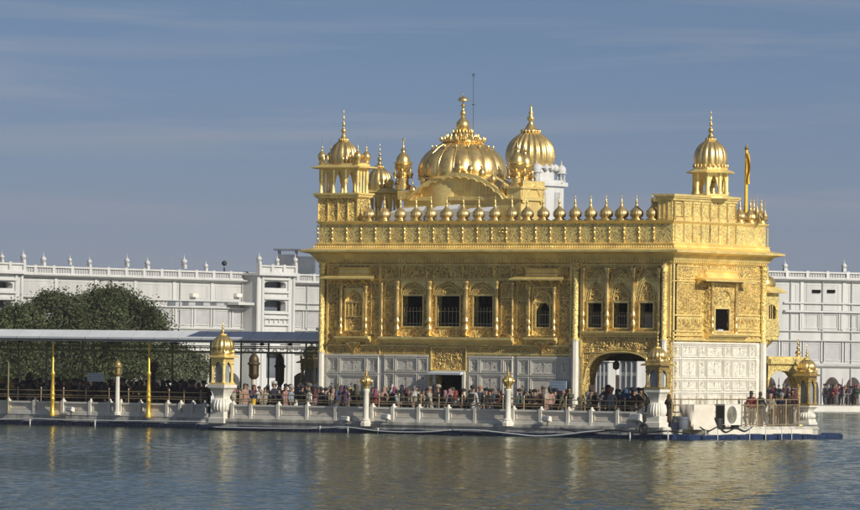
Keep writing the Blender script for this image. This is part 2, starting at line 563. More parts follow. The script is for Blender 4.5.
def scroll(mb, a0, a1, b0, b1, d, dens=38, r=0.045, seed=1):
    """leafy scroll relief: curling rows of leaf lumps"""
    q = random.Random(seed)
    area = abs(a1 - a0) * abs(b1 - b0)
    n = max(4, int(area * dens / 9))
    for k in range(n):
        ca, cb = q.uniform(a0 + .08, a1 - .08), q.uniform(b0 + .08, b1 - .08)
        t0, sgn, R0 = q.uniform(0, 6.3), q.choice((-1, 1)), q.uniform(0.10, 0.2)
        for j in range(9):
            t = t0 + sgn * j * 0.62
            rr = R0 * (1 - j / 12)
            a, b = ca + rr * math.cos(t), cb + rr * math.sin(t)
            if a0 + .02 < a < a1 - .02 and b0 + .02 < b < b1 - .02:
                mb.blob(a, b, d, r * q.uniform(.7, 1.25), q.uniform(.7, 1.3), q.uniform(.7, 1.3), 0.7, 5)


def frame_rect(mb, a0, a1, b0, b1, d0, d1, w=0.05):
    mb.box(a0, a1, b1 - w, b1, d0, d1); mb.box(a0, a1, b0, b0 + w, d0, d1)
    mb.box(a0, a0 + w, b0 + w, b1 - w, d0, d1 - .002); mb.box(a1 - w, a1, b0 + w, b1 - w, d0, d1 - .002)


ONION = [(.0, 0), (.52, 0), (.60, .03), (.52, .08), (.62, .14), (.90, .32), (1.0, .55), (.97, .78), (.80, 1.02), (.52, 1.22), (.28, 1.36), (.16, 1.48),
         (.14, 1.55), (.22, 1.62), (.13, 1.70), (.08, 1.78), (.16, 1.88), (.07, 1.98), (.05, 2.15), (.09, 2.25), (.03, 2.35), (.015, 2.75)]


def onion(mb, ca, cd, cb, r, n=14, flute=0, famp=0.0, hs=1.0):
    mb.lathe([(p[0] * r, p[1] * r * hs) for p in ONION], ca, cd, cb, n, flute, famp)


def finial(mb, ca, cd, cb, h, r, n=10):
    """stacked kalash: bulbs getting smaller up to a spike"""
    pr = [(0.9, 0), (1.0, .03), (.55, .07), (.35, .10), (.75, .15), (.95, .21), (.75, .27), (.30, .31), (.22, .35), (.45, .39), (.60, .43), (.42, .48),
          (.16, .52), (.13, .57), (.30, .61), (.34, .64), (.2, .68), (.09, .71), (.07, .80), (.18, .83), (.16, .86), (.05, .89), (.03, 1.0)]
    mb.lathe([(p[0] * r, p[1] * h) for p in pr], ca, cd, cb, n)


def baluster_column(mb, ca, cd, b0, b1, r, n=12):
    """gilded baluster column: vase foot, reeded shaft, leafy capital"""
    H = b1 - b0
    f = [(1.2, 0), (1.3, .02), (.7, .05), (1.25, .10), (1.35, .14), (.8, .19), (.65, .21), (1.15, .25), (1.2, .28), (.8, .32), (.75, .34),
         (.95, .38), (.95, .6), (.75, .82), (.95, .84), (1.05, .86), (.8, .89), (1.2, .94), (1.4, .97), (1.4, 1.0)]
    mb.lathe([(p[0] * r, p[1] * H) for p in f], ca, cd, b0, n)

# ---------------------------------------------------------------- the setting
DECK = 0.60


def fx(px, py=300): return P(px, py)[0]
def fz(py, px=495): return P(px, py)[1]
def sy(px, py=300): return Q(px, py)[0]
def sz(py, px=718): return Q(px, py)[1]


# water: one sheet, far larger than the pool so that it reaches under every shore
m = MB(WORLD)
_vw = lambda dd, ww: (CAM.x + fwd_h.x * dd + right_h.x * ww, CAM.y + fwd_h.y * dd + right_h.y * ww, -.012)
for (e0, e1, g0, g1) in ((-500, 50, -700, 700), (520, 1200, -700, 700), (50, 520, -700, -60), (50, 520, 60, 700)):
    i = m.raw([_vw(e0, g0), _vw(e1, g0), _vw(e1, g1), _vw(e0, g1)])
    m.face((i, i + 1, i + 2, i + 3))
kind(m.build('water', 'water'))
# the wind-rippled surface between the camera and the galleries, as real wave geometry
import numpy as np


def rippled(d0, d1, w0, w1, step_d, step_w, seed):
    nd, nw = int((d1 - d0) / step_d) + 1, int((w1 - w0) / step_w) + 1
    D = np.linspace(d0, d1, nd)[:, None] * np.ones((1, nw))
    Wd = np.ones((nd, 1)) * np.linspace(w0, w1, nw)[None, :]
    X = CAM.x + fwd_h.x * D + right_h.x * Wd
    Y = CAM.y + fwd_h.y * D + right_h.y * Wd
    rs = np.random.RandomState(seed)
    Z = np.zeros_like(X)
    wind = math.atan2(fwd_h.y, fwd_h.x) + 0.35
    gust = 0.65 + 0.35 * np.sin(X * .045 + 1.3 * np.sin(Y * .031)) * np.sin(Y * .052 + X * .017 + 2.0)
    for k in range(44):
        lam = 0.40 * (2.2 / 0.40) ** rs.rand()
        an = wind + rs.normal(0, 1.1)
        kk = 2 * math.pi / lam
        amp = WAVE_SLOPE / kk * (0.75 + .5 * rs.rand()) / math.sqrt(22.0)
        ph = kk * (X * math.cos(an) + Y * math.sin(an)) + rs.rand() * 6.283
        Z += amp * np.sin(ph + .5 * np.sin(ph * .31 + k))
    Z *= gust
    edge = np.clip(np.minimum(np.minimum(D - d0, d1 - D) / .8, np.minimum(Wd - w0, w1 - Wd) / 3.0), 0.0, 1.0)
    Z = Z * edge - .012 * (1 - edge)
    co = np.stack([X, Y, Z], -1).reshape(-1, 3).astype(np.float32)
    idx = np.arange(nd * nw).reshape(nd, nw)
    q = np.stack([idx[:-1, :-1], idx[:-1, 1:], idx[1:, 1:], idx[1:, :-1]], -1).reshape(-1, 4)
    me = bpy.data.meshes.new('water')
    me.vertices.add(len(co)); me.vertices.foreach_set('co', co.ravel())
    me.loops.add(q.size); me.loops.foreach_set('vertex_index', q.ravel().astype(np.int32))
    me.polygons.add(len(q)); me.polygons.foreach_set('loop_start', np.arange(0, q.size, 4, dtype=np.int32))
    me.polygons.foreach_set('use_smooth', np.ones(len(q), dtype=bool))
    me.update(calc_edges=True)
    me.materials.append(M['water'])
    o = bpy.data.objects.new('water', me); C.objects.link(o)
    return kind(o)


WAVE_SLOPE = 0.060
rippled(50, 132, -60, 60, .40, .35, 3)
rippled(132, 215, -60, 60, .14, .13, 3)
rippled(215, 300, -60, 60, .22, .17, 3)
rippled(300, 520, -60, 60, .8, .5, 4)
m = MB(WORLD)
i = m.raw([(-2500, -2500, -2.5), (3000, -2500, -2.5), (3000, 3500, -2.5), (-2500, 3500, -2.5)])
m.face((i, i + 1, i + 2, i + 3))
kind(m.build('ground', 'stone_kerb'))

# far galleries: one runs away along y on the left, one stands across behind the temple
U_L = G(38, 432)[0]
V_R = G(800, 452)[1]
KW = 9.0                                       # depth of the walk in front of the galleries
m = MB(WORLD)
m.box(U_L - 60, U_L + KW, -0.5, 0.45, -V_R - 60, 80)
m.fr = WORLD
kind(m.build('pavement', 'stone_kerb'))
_g = G(825, 472)
RG = Frame((_g[0], _g[1], 0), (0.43, 0.903, 0))
m = MB(RG)
m.box(PF(RG, 395, 400)[0], PF(RG, 1000, 400)[0] + 60, -0.5, 0.445, -40, KW)
kind(m.build('pavement', 'stone_kerb'))

# ---------------------------------------------------------------- temple
temple = thing('temple', 'gilded two-storey temple on a marble terrace standing in the pool', 'temple', (W_B / 2, S_B / 2, DECK))
Z_M = fz(356); Z_MS = sz(342.5)                # top of the marble on the long face and on the end face
Z_E = fz(251.5); Z_J = fz(262.5); Z_PB = fz(243.5); Z_PT = fz(221.5)
TW = 0.45                                      # wall thickness
XA0, XA1 = fx(581), W_B                        # the arched wing
xd0, xd1 = fx(436.5, 385), fx(463, 385)
zdoor = fz(374)
arch_a0, arch_a1 = fx(583.5, 390), fx(657, 390)
arch_bs, arch_bc = fz(385, 600), fz(353, 616)

wins = []                                      # windows of the long face in photograph pixels
for a, b, t, u in ((403, 423, 296, 326), (437, 460, 296, 326.3), (474, 493, 296, 326.6),
                   (588.3, 602, 303, 327.4), (614, 628, 303, 327.6), (640.2, 653.5, 303, 327.8)):
    wins.append((fx(a), fx(b), fz(u, (a + b) / 2), fz(t, (a + b) / 2)))
aw = (fx(536.5), fx(550), fz(327, 543), fz(301.5, 543))
door = (xd0, xd1, DECK, zdoor)
archhole = (arch_a0, arch_a1, DECK, arch_bc + .06)

m = MB(FRONT)
wall_grid(m, 0, W_B, Z_M, Z_PB, -TW, 0, [h for h in wins + [aw, (archhole[0], archhole[1], Z_M - 1, archhole[3]), ] if h[3] > Z_M and h[2] >= Z_M] +
          ([(archhole[0], archhole[1], Z_M, archhole[3])] if archhole[3] > Z_M else []))
wall_grid(m, fx(430.5), fx(467.5), DECK, Z_M - .001, -TW, 0.004, [door])
wall_grid(m, XA0, W_B, DECK, Z_M - .001, -TW, 0, [(archhole[0], archhole[1], DECK, Z_M - .001)])
ac_ = arch(arch_a0, arch_a1, arch_bs, arch_bc, 22, 'flat')
m.arch_wall(arch_a0, arch_a1, ac_, arch_bc + .06, -TW - .5, -0.002)
c2 = arch(aw[0], aw[1], aw[2] + (aw[3] - aw[2]) * .62, aw[3] - .03, 12, 'point', 5)
m.arch_wall(aw[0], aw[1], c2, aw[3], -TW + .1, -.02)
m.build('gold_wall', 'gold_carved', temple)
swin = (sy(709, 320), sy(723, 320), sz(330.5, 716), sz(309, 716))
m = MB(SIDE)
wall_grid(m, 0.002, S_B - .002, Z_MS, Z_PB - .002, -TW, 0, [swin])
m.build('gold_wall', 'gold_carved', temple)
m = MB(FRONT)                                  # rear and far end walls
zb_open = P(620, 361, S_B)[1]
hb = (P(588, 385, S_B)[0], P(668, 385, S_B)[0], DECK, zb_open)
wall_grid(m, 0, W_B - TW, DECK, Z_PB - .004, -S_B, -S_B + TW, [hb, (P(648, 315, S_B)[0] - .7, P(648, 315, S_B)[0] + .7, fz(332), fz(300))])
m.box(0.004, TW, DECK, Z_PB - .006, -S_B + TW + .002, -TW - .002)
m.build('gold_wall', 'gold_carved', temple)
m = MB(FRONT)
m.box(0.0, fx(430.5) - .002, DECK, Z_M - .001, -TW, 0.0)
m.box(fx(467.5) + .002, XA0 - .002, DECK, Z_M - .001, -TW, 0.0)
m.build('marble_wall', 'marble_inlay', temple)
m = MB(SIDE)
m.box(0.45, S_B - .002, DECK, Z_MS - .001, -TW, 0.0)
m.build('marble_wall', 'marble_inlay', temple)
m = MB(FRONT)                                  # floors inside
m.box(TW, W_B - TW, fz(346), fz(344), -S_B + TW, -TW - .01)
m.box(0.01, W_B - .01, Z_PB - .3, Z_PB - .02, -S_B + .01, -.01)
m.box(TW, W_B - TW, DECK, DECK + .02, -S_B + TW, -TW - .01)
m.box(TW + .1, P(500, 300)[0], fz(344) + .01, Z_PB - .32, -S_B + TW + .1, -3.2)
m.build('floor', 'interior', temple)

# marble dado: raised frames, inlaid flowers
def dado(fr, a0, a1, b0, b1, cols, rows, par, seed):
    m = MB(fr)
    m.box(a0, a1, b1 - .09, b1 - .0, .002, .07)
    m.box(a0, a1, b0, b0 + .22, .002, .09)
    g = MB(fr); q = random.Random(seed)
    tot = sum(cols); x = a0
    for w in cols:
        wa = (a1 - a0) * w / tot
        y = b0 + .22
        th = sum(rows)
        for j, h in enumerate(rows):
            hh = (b1 - .09 - b0 - .22) * h / th
            frame_rect(m, x + .035, x + wa - .035, y + .035, y + hh - .035, .002, .055, .05)
            A0, A1, B0, B1 = x + .14, x + wa - .14, y + .14, y + hh - .14
            if A1 - A0 > .12 and B1 - B0 > .12:
                frame_rect(m, A0, A1, B0, B1, .002, .03, .025)
                ca, cb = (A0 + A1) / 2, (B0 + B1) / 2
                for k in range(7):
                    a = ca + q.uniform(-.35, .35) * (A1 - A0); b = cb + q.uniform(-.38, .38) * (B1 - B0)
                    g.mi = q.choice((0, 1))
                    g.blob(a, b, .004, .026, 1, 1.5, .5, 5)
                g.mi = 1
                g.box(ca - .008, ca + .008, B0 + .1 * (B1 - B0), B0 + .8 * (B1 - B0), .002, .012)
                g.mi = 0
                g.blob(ca, B0 + .82 * (B1 - B0), .006, .055, 1, 1, .5, 6)
            y += hh
        x += wa
    m.build('marble_frame', 'marble', par)
    g.build('stone_inlay', ['flower_red', 'flower_green'], par)


dado(FRONT, .42, fx(379, 390), DECK, Z_M, (1.3, 2.7, 1.3), (2.6, 1.1), temple, 3)
dado(FRONT, fx(384, 390), fx(428.5, 390), DECK, Z_M, (1.1, 2.4, 1.1), (1.5, 1.3, 1.0), temple, 4)
dado(FRONT, fx(468.5, 390), fx(513, 390), DECK, Z_M, (1.1, 2.4, 1.1), (1.5, 1.3, 1.0), temple, 5)
dado(FRONT, fx(517, 390), fx(570, 390), DECK, Z_M, (1.2, 2.6, 1.2), (2.6, 1.1), temple, 6)
dado(SIDE, .08, S_B - .55, DECK, Z_MS, (1.0, 2.0, 1.0, 2.0, 1.0, 2.0, 1.0), (2.2, .9, 1.5, 1.0), temple, 7)

# cornice and deep eave carried round the building
m = MB(WORLD)
prof = [(0.0, Z_J - .05), (.10, Z_J), (.13, Z_J + .10), (.22, Z_J + .14), (.26, Z_J + .24), (.42, Z_E - .12), (.72, Z_E - .05), (.80, Z_E - .03), (.80, Z_E + .06),
        (.66, Z_E + .10), (.36, Z_E + .17), (.22, Z_E + .20), (.22, Z_PB - .06), (.26, Z_PB), (.14, Z_PB + .03), (0.0, Z_PB + .03)]
ring(m, 0, 0, W_B, S_B, prof)
eave = m.build('eave', 'gold', temple)
m = MB(FRONT)
n = 118
for k in range(n):
    a = -.15 + (W_B + .3) * k / n
    m.box(a, a + .09, Z_J + .03, Z_J + .13, .12, .20)
m.fr = SIDE
for k in range(46):
    a = -.15 + (S_B + .3) * k / 46
    m.box(a, a + .09, Z_J + .03, Z_J + .13, .12, .20)
m.build('dentil_course', 'gold', temple, merge=False)
# small leaf row on top of the eave
m = MB(FRONT)
for k in range(150):
    a = -.25 + (W_B + .5) * k / 150
    m.blob(a, Z_E + .24, .30, .05, .8, 1.2, .6, 5)
m.fr = SIDE
for k in range(58):
    a = -.25 + (S_B + .5) * k / 58
    m.blob(a, Z_E + .24, .30, .05, .8, 1.2, .6, 5)
m.build('leaf_course', 'gold', temple, merge=False, smooth=True)

# parapet
m = MB(FRONT)
m.box(-.075, W_B + .075, Z_PB + .02, Z_PT - .10, -.28, .08)
m.fr = SIDE
m.box(-.078, S_B + .08, Z_PB + .022, Z_PT - .102, -.28, .08)
m.fr = FRONT
m.box(-.08, .28, Z_PB + .02, Z_PT - .10, -S_B - .08, -.282)
m.box(.282, W_B - .282, Z_PB + .02, Z_PT - .10, -S_B - .08, -S_B + .28)
m.build('parapet', 'gold_embossed', temple)
m = MB(WORLD)
ring(m, 0.1, 0.1, W_B - .1, S_B - .1, [(-.25, Z_PT - .12), (.18, Z_PT - .12), (.24, Z_PT - .06), (.30, Z_PT), (.30, Z_PT + .05), (-.25, Z_PT + .05)], True)
m.build('parapet_cap', 'gold', temple)
xs = [318.8 + 14.35 * k + .0179 * k * k * .6 for k in range(24)]
for px in xs:
    a = fx(px, 235)
    if a > W_B - .1: continue
    m = MB(FRONT)
    m.box(a - .04, a + .04, Z_PB + .03, Z_PT - .14, .08, .105)
    m.blob(a, Z_PB + .25, .11, .055, 1, 1, .7, 8); m.blob(a, Z_PT - .35, .11, .055, 1, 1, .7, 8); m.blob(a, (Z_PB + Z_PT) / 2, .11, .045, 1, 1.6, .7, 8)
    m.build('parapet_pilaster', 'gold_dome', temple)
for px in (683, 695.5, 708, 720.5, 732.5, 744.5, 756, 766):
    a = sy(px, 235)
    m = MB(SIDE)
    m.box(a - .04, a + .04, Z_PB + .03, Z_PT - .14, .08, .11)
    m.build('parapet_pilaster', 'gold', temple)
m = MB(FRONT)                                  # engraved round medallion on the parapet
ca, cb = fx(503, 232), fz(232)
m.lathe([(.01, 0), (.24, 0), (.24, .01), (.01, .01)], ca, .085, cb, 16) if False else None
for k in range(10):
    t = 2 * PI * k / 10
    m.blob(ca + .17 * math.cos(t), cb + .17 * math.sin(t), .09, .05, 1, 1, .6, 6)
m.blob(ca, cb, .09, .08, 1, 1, .6, 8)
m.build('medallion', 'gold_bright', temple, smooth=True)


def parapet_dome(a, d, r=.34, h=1.0, fr=FRONT, name='parapet_dome'):
    m = MB(fr)
    z = Z_PT + .05
    m.lathe([(r * 1.0, 0), (r * 1.04, .04), (r * .80, .07), (r * .66, .11), (r * .74, .14)], a, d, z, 14)
    m.lathe([(r * .72, .13), (r * .92, .19), (r, .28), (r * .98, .37), (r * .86, .46), (r * .62, .54), (r * .40, .61), (r * .24, .69), (r * .15, .78), (r * .11, .86)], a, d, z, 42, 14, .08)
    m.lathe([(.035, .82), (.075, .87), (.065, .91), (.022, .94), (.05, .99), (.02, 1.03), (.016, 1.12), (.034, 1.15), (.012, 1.18), (.008, 1.36)], a, d, z, 8)
    return m.build(name, 'gold_dome', temple, smooth=True)


domes_px = [368, 383.5, 399.5, 414.8, 430, 445.6, 462, 478, 494, 510.4, 526, 542.3, 558.2, 574, 589.6, 605, 620.2, 635.7, 651.4]
for px in domes_px:
    parapet_dome(fx(px, 215) + rnd.uniform(-.02, .02), -.1 + rnd.uniform(-.02, .02), .34 * rnd.uniform(.94, 1.05))
for px in (741.5, 752, 763):
    parapet_dome(W_B - .1, -(sy(px, 220)), .34 * rnd.uniform(.95, 1.05))
for px in (747, 756, 767):                     # rear parapet, seen between the near ones
    a = P(px, 215, S_B)[0]
    if a < W_B: parapet_dome(a, -S_B + .2, .34 * rnd.uniform(.95, 1.05))

# ---- wall ornament of the long face
m = MB(FRONT)
sc = MB(FRONT)


def _swap(fr):
    m.fr = fr or FRONT; sc.fr = fr or FRONT


def panel(x0, x1, y0, y1, fr=None, dens=0, seed=0, w=.045, d=.05, arched=False):
    if fr is None:
        a0, a1, b0, b1 = fx(x0, (y0 + y1) / 2), fx(x1, (y0 + y1) / 2), fz(y1, (x0 + x1) / 2), fz(y0, (x0 + x1) / 2)
    else:
        a0, a1, b0, b1 = sy(x0, (y0 + y1) / 2), sy(x1, (y0 + y1) / 2), sz(y1, (x0 + x1) / 2), sz(y0, (x0 + x1) / 2)
    _swap(fr)
    frame_rect(m, a0, a1, b0, b1, .002, d, w)
    if arched:
        cv = arch(a0 + w, a1 - w, b0 + (b1 - b0) * .35, b1 - w - .02, 12, 'point', 5)
        m.arch_wall(a0, a1, cv, b1 - w, .002, d * .8)
    if dens: scroll(sc, a0 + w, a1 - w, b0 + w, b1 - w, .012, dens, .04, seed)
    return a0, a1, b0, b1


# concentric cusped arches over the windows of the arched wing, and over the three middle windows
for (x0, x1, yt, yb_) in ((585, 608, 272, 300), (608.5, 634.5, 272, 300), (635, 660, 272, 300), (402, 427, 282, 295), (434, 464, 281, 295), (470.5, 495.5, 282, 295)):
    for q in range(3):
        t = q * 1.9
        cv = arch(fx(x0 + 1 + t), fx(x1 - 1 - t), fz(yb_, x0), fz(yt + t * 1.7, x0), 16, 'point', 7 if q == 1 else 0)
        m.path([FRONT(p[0], p[1], .03) for p in cv], .032, 5)
    if yb_ == 300:
        for q in range(7):                     # palmette fan springing between the arches
            an = -.9 + q * .3
            c0_ = (fx(x1 + .2), fz(300, x1))
            if x1 < 655: m.path([FRONT(c0_[0] + math.sin(an) * r_, c0_[1] + math.cos(an) * r_ * 1.5 - an * an * r_ * .3, .03 + .02 * r_) for r_ in (.2, .45, .7, .95)], .028, 5)
# bands
for (y0, y1, d) in ((264, 265.2, .05), (279, 280, .04), (344.5, 346, .07), (353.2, 355.2, .05)):
    for (s0, s1) in ((320, 430), (430.2, 574), (582, 664)):
        if y0 > 340 and s0 == 582: continue
        if y0 > 352 and s0 == 430.2: s0 = 467.5
        m.box(fx(s0, y0), fx(s1, y0), fz(y1, (s0 + s1) / 2), fz(y0, (s0 + s1) / 2), .002, d)
k = 0
for (x0, x1) in ((328, 339), (371, 380), (386, 400), (402, 427), (434, 463), (470, 494), (500, 512), (517, 527), (560, 571), (586, 607), (609, 633), (635.5, 658)):
    panel(x0, x1, 266, 278.5, dens=60, seed=k, w=.03); k += 1
for (x0, x1) in ((401.5, 426.5), (434, 463.5), (470, 495.5)):
    panel(x0, x1, 280.5, 295, dens=80, seed=k, arched=True); k += 1
for (x0, x1) in ((585.5, 607.5), (609.5, 633.5), (635.5, 658.5)):
    panel(x0, x1, 281, 301.5, dens=80, seed=k, arched=True); k += 1
for (x0, x1) in ((328.5, 338), (371.5, 379.5), (385.5, 395), (501.5, 512), (517, 527), (559.5, 571.5)):
    panel(x0, x1, 283, 298, dens=60, seed=k, w=.03); k += 1
    panel(x0, x1, 300, 334, dens=120, seed=k, w=.03); k += 1
for x0, x1 in [(322 + 10.4 * q, 331 + 10.4 * q) for q in range(10)] + [(470 + 10.4 * q, 479 + 10.4 * q) for q in range(10)]:
    panel(x0, x1, 347, 352.8, dens=60, seed=k, w=.025, d=.035); k += 1
panel(431, 467, 346.5, 371, dens=170, seed=91, w=.07, d=.07)
# reeded band in the spandrels of the great arch
a0, a1, b0, b1 = fx(583, 345), fx(656, 345), fz(352), fz(342)
frame_rect(m, fx(582, 345), fx(659, 345), fz(353, 616), fz(336, 616), .002, .05, .05)
scroll(sc, fx(583, 345), fx(658, 345), fz(351.5, 616), fz(337, 616), .012, 130, .045, 5)
for seg in (ac_[:7], ac_[-7:]):
    for (p, q_) in zip(seg[:-1], seg[1:]):
        scroll(sc, min(p[0], q_[0]), max(p[0], q_[0]) + .15, max(p[1], q_[1]) + .12, arch_bc + .12, .01, 150, .042, int(p[0] * 10))
for (p, q_) in zip(ac_[:-1], ac_[1:]):         # archivolt
    m.tube((p[0], p[1] + .05, .02), (q_[0], q_[1] + .05, .02), .05, n=6)
    m.tube((p[0], p[1] + .17, .01), (q_[0], q_[1] + .17, .01), .03, n=6)
for q in range(2):
    m.box(fx(581.5, 400) + q * (fx(658, 400) - fx(581.5, 400)), fx(583.2, 400) + q * (fx(661, 400) - fx(581.5, 400)), DECK, fz(353, 616), .002, .06)

# ledges under the windows
def ledge(x0, x1, y0, y1, d=.30, fr=None):
    cy = (y0 + y1) / 2
    if fr is None: a0, a1, b0, b1 = fx(x0, cy), fx(x1, cy), fz(y1, (x0 + x1) / 2), fz(y0, (x0 + x1) / 2)
    else: a0, a1, b0, b1 = sy(x0, cy), sy(x1, cy), sz(y1, (x0 + x1) / 2), sz(y0, (x0 + x1) / 2)
    L = MB(fr or FRONT)
    h = b1 - b0
    L.wedge(a0, a1, [(.002, b0), (d * .45, b0), (d * .55, b0 + h * .3), (d * .9, b0 + h * .5), (d, b0 + h * .62), (d, b1), (.002, b1)])
    n = int((a1 - a0) / .12)
    for q in range(n):
        a = a0 + (a1 - a0) * (q + .5) / n
        L.box(a - .03, a + .03, b0 - .05, b0 + h * .3, .002, d * .42)
    return L.build('ledge', 'gold', temple)


ledge(381, 514.5, 337, 343.5)
ledge(337.5, 371.5, 336, 341, .34)
ledge(526.5, 558, 337.5, 342.5, .34)
ledge(583, 660, 331, 335, .22)
for cx_ in (354, 542.5):                       # lotus pendants under the oriels
    L = MB(FRONT)
    a = fx(cx_, 348)
    z1 = fz(342, cx_)
    L.lathe([(.02, -.62), (.07, -.56), (.05, -.50), (.10, -.42), (.17, -.34), (.34, -.20), (.50, -.06), (.52, 0)], a, .06, z1, 20, 10, .12, sy=.5)
    L.build('pendant', 'gold_dome', temple, smooth=True)


def hood(x0, x1, yb, bx0, bx1, by0, by1, fr=None, ov=.55):
    """chajja: sloping hood with a coping block above"""
    f = fr or FRONT
    if fr is None: A = lambda p: fx(p, yb); Z = lambda y: fz(y, (x0 + x1) / 2)
    else: A = lambda p: sy(p, yb); Z = lambda y: sz(y, (x0 + x1) / 2)
    L = MB(f)
    a0, a1 = A(x0), A(x1)
    z = Z(yb)
    i = L.pts([(a0, z - .02, ov), (a1, z - .02, ov), (a1, z + .05, ov), (a0, z + .05, ov),
               (a0 + .3, z + .12, .0), (a1 - .3, z + .12, .0), (a1 - .3, z + .24, .0), (a0 + .3, z + .24, .0)])
    for q in ((0, 1, 2, 3), (4, 7, 6, 5), (0, 4, 5, 1), (3, 2, 6, 7), (0, 3, 7, 4), (1, 5, 6, 2)):
        L.face([i + t for t in q])
    b0, b1 = A(bx0), A(bx1)
    L.wedge(b0, b1, [(0, Z(by1)), (.20, Z(by1)), (.22, Z(by1) + .12), (.14, Z(by1) + .18), (.14, Z(by0) - .1), (.24, Z(by0) - .05), (.24, Z(by0)), (0, Z(by0))])
    n = 5
    for q in range(n):                         # brackets
        a = a0 + .35 + (a1 - a0 - .7) * q / (n - 1)
        L.wedge(a - .03, a + .03, [(.0, z - .22), (.08, z - .18), (.40, z + .02), (.0, z + .10)])
    return L.build('window_hood', 'gold', temple)


hood(326, 379.5, 278.8, 340.5, 370.5, 267.5, 276.5)
hood(515, 569, 280, 527.5, 559.5, 268.5, 276.5)

# gilded columns
for (px, y0, y1, r) in ((342.2, 286, 333.5, .085), (367, 286, 333.5, .085), (398.6, 281, 336, .12), (430.5, 281, 336, .15), (467.2, 281, 336, .15),
                        (497.8, 281, 336, .11), (530.2, 287, 336, .085), (555.3, 287, 336, .085), (383, 283, 336, .06), (513.8, 283, 336, .06),
                        (584.5, 268, 333, .085), (608.5, 268, 333, .11), (634.6, 268, 333, .11), (660.5, 268, 333, .085)):
    L = MB(FRONT)
    baluster_column(L, fx(px, (y0 + y1) / 2), .12, fz(y1, px), fz(y0, px), r)
    L.build('column', 'gold_dome', temple, smooth=True, angle=R(50))


def corner_column(fr, a, d, r, ztop, zm, n=12):
    L = MB(fr)
    L.lathe([(r * 1.3, zm - zm), (r * 1.3, .08), (r, .12), (r, ztop - zm - .5), (r * 1.2, ztop - zm - .45), (r * .9, ztop - zm - .38), (r * 1.35, ztop - zm - .2),
             (r * 1.0, ztop - zm - .12), (r * 1.4, ztop - zm)], a, d, zm, 24, n, .10)
    L.build('column', 'gold_embossed', temple, smooth=True, angle=R(50))
    L = MB(fr)
    L.lathe([(r * 1.5, 0), (r * 1.5, .2), (r * 1.15, .28), (r * 1.1, zm - DECK - .1), (r * 1.3, zm - DECK - .002)], a, d, DECK, 8)
    L.build('marble_shaft', 'marble', temple)


corner_column(FRONT, fx(323, 330), .12, .15, Z_J, fz(352, 323))
corner_column(FRONT, fx(576.8, 330), .12, .17, Z_J, fz(340, 577))
corner_column(FRONT, fx(665, 330), .10, .14, Z_J, fz(340, 664))
corner_column(SIDE, sy(761.5, 330), .10, .16, Z_J, sz(343, 760))
for px, w_ in ((328, .05), (571.6, .05), (581.6, .05), (669.3, .1), (380.6, .03)):
    a = fx(px, 310)
    L = MB(FRONT)                              # flat pilaster strips beside the columns
    L.box(a - w_, a + w_, Z_M + .01 if px < 590 else fz(336, 616), Z_J - .02, .002, .07)
    L.build('pilaster', 'gold', temple)
for px in (673, 766.4):
    a = sy(px, 310)
    L = MB(SIDE)
    L.box(a - .07, a + .07, Z_MS + .01, Z_J - .02, .002, .06)
    L.build('pilaster', 'gold', temple)

# windows: recessed frame and iron railing, each its own part
def window(a0, a1, b0, b1, fr=FRONT, rail=.55, nb=6, arched=False, light_sheet=False):
    w = MB(fr)
    frame_rect(w, a0 - .07, a1 + .07, b0 - .07, b1 + (.0 if arched else .07), -.10, .045, .07)
    wo = w.build('window', 'gold', temple)
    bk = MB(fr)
    bk.box(a0 - .3, a1 + .3, b0 - .3, b1 + .3, -1.45, -1.40)  # black sheet standing in for the shade behind the window
    if not light_sheet:
        sub(bk.build('shade_panel', 'dark', temple), wo); fixp(wo)
    g = MB(fr)
    zr = b0 + (b1 - b0) * rail
    for q in range(nb):
        a = a0 + (a1 - a0) * (q + .5) / nb
        g.tube((a, b0, -.2), (a, zr + .04, -.2), .017, n=5)
        g.blob(a, zr + .07, -.2, .03, 1, 1.8, 1, 5)
    g.box(a0, a1, zr - .10, zr - .07, -.22, -.18)
    g.box(a0, a1, b0 + .12, b0 + .15, -.22, -.18)
    go = g.build('railing', 'rail', temple)
    sub(go, wo); fixp(wo)
    return wo


def fixp(parent):
    """children built against the thing's own offset are re-seated under the part"""
    for ch in parent.children:
        if not ch.get('_s'):
            ch.matrix_parent_inverse = Matrix.Identity(4); ch.location = (0, 0, 0); ch['_s'] = 1


for i_, h in enumerate(wins):
    window(*h, nb=6, light_sheet=(i_ == 5))
window(*aw, nb=5, arched=True)
L = MB(FRONT)                                  # pale sheet painted for the light seen through the last window
L.box(wins[5][0] + .02, wins[5][0] + .42, wins[5][2] - .1, wins[5][2] + .70, -.44, -.40)
L.build('light_sheet', 'white_wall', temple)
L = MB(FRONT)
L.box(fx(587), fx(660), fz(334), fz(300), -2.9, -2.8)  # long black sheet painted for the shade behind the wing windows
L.build('shade_panel', 'dark', temple)
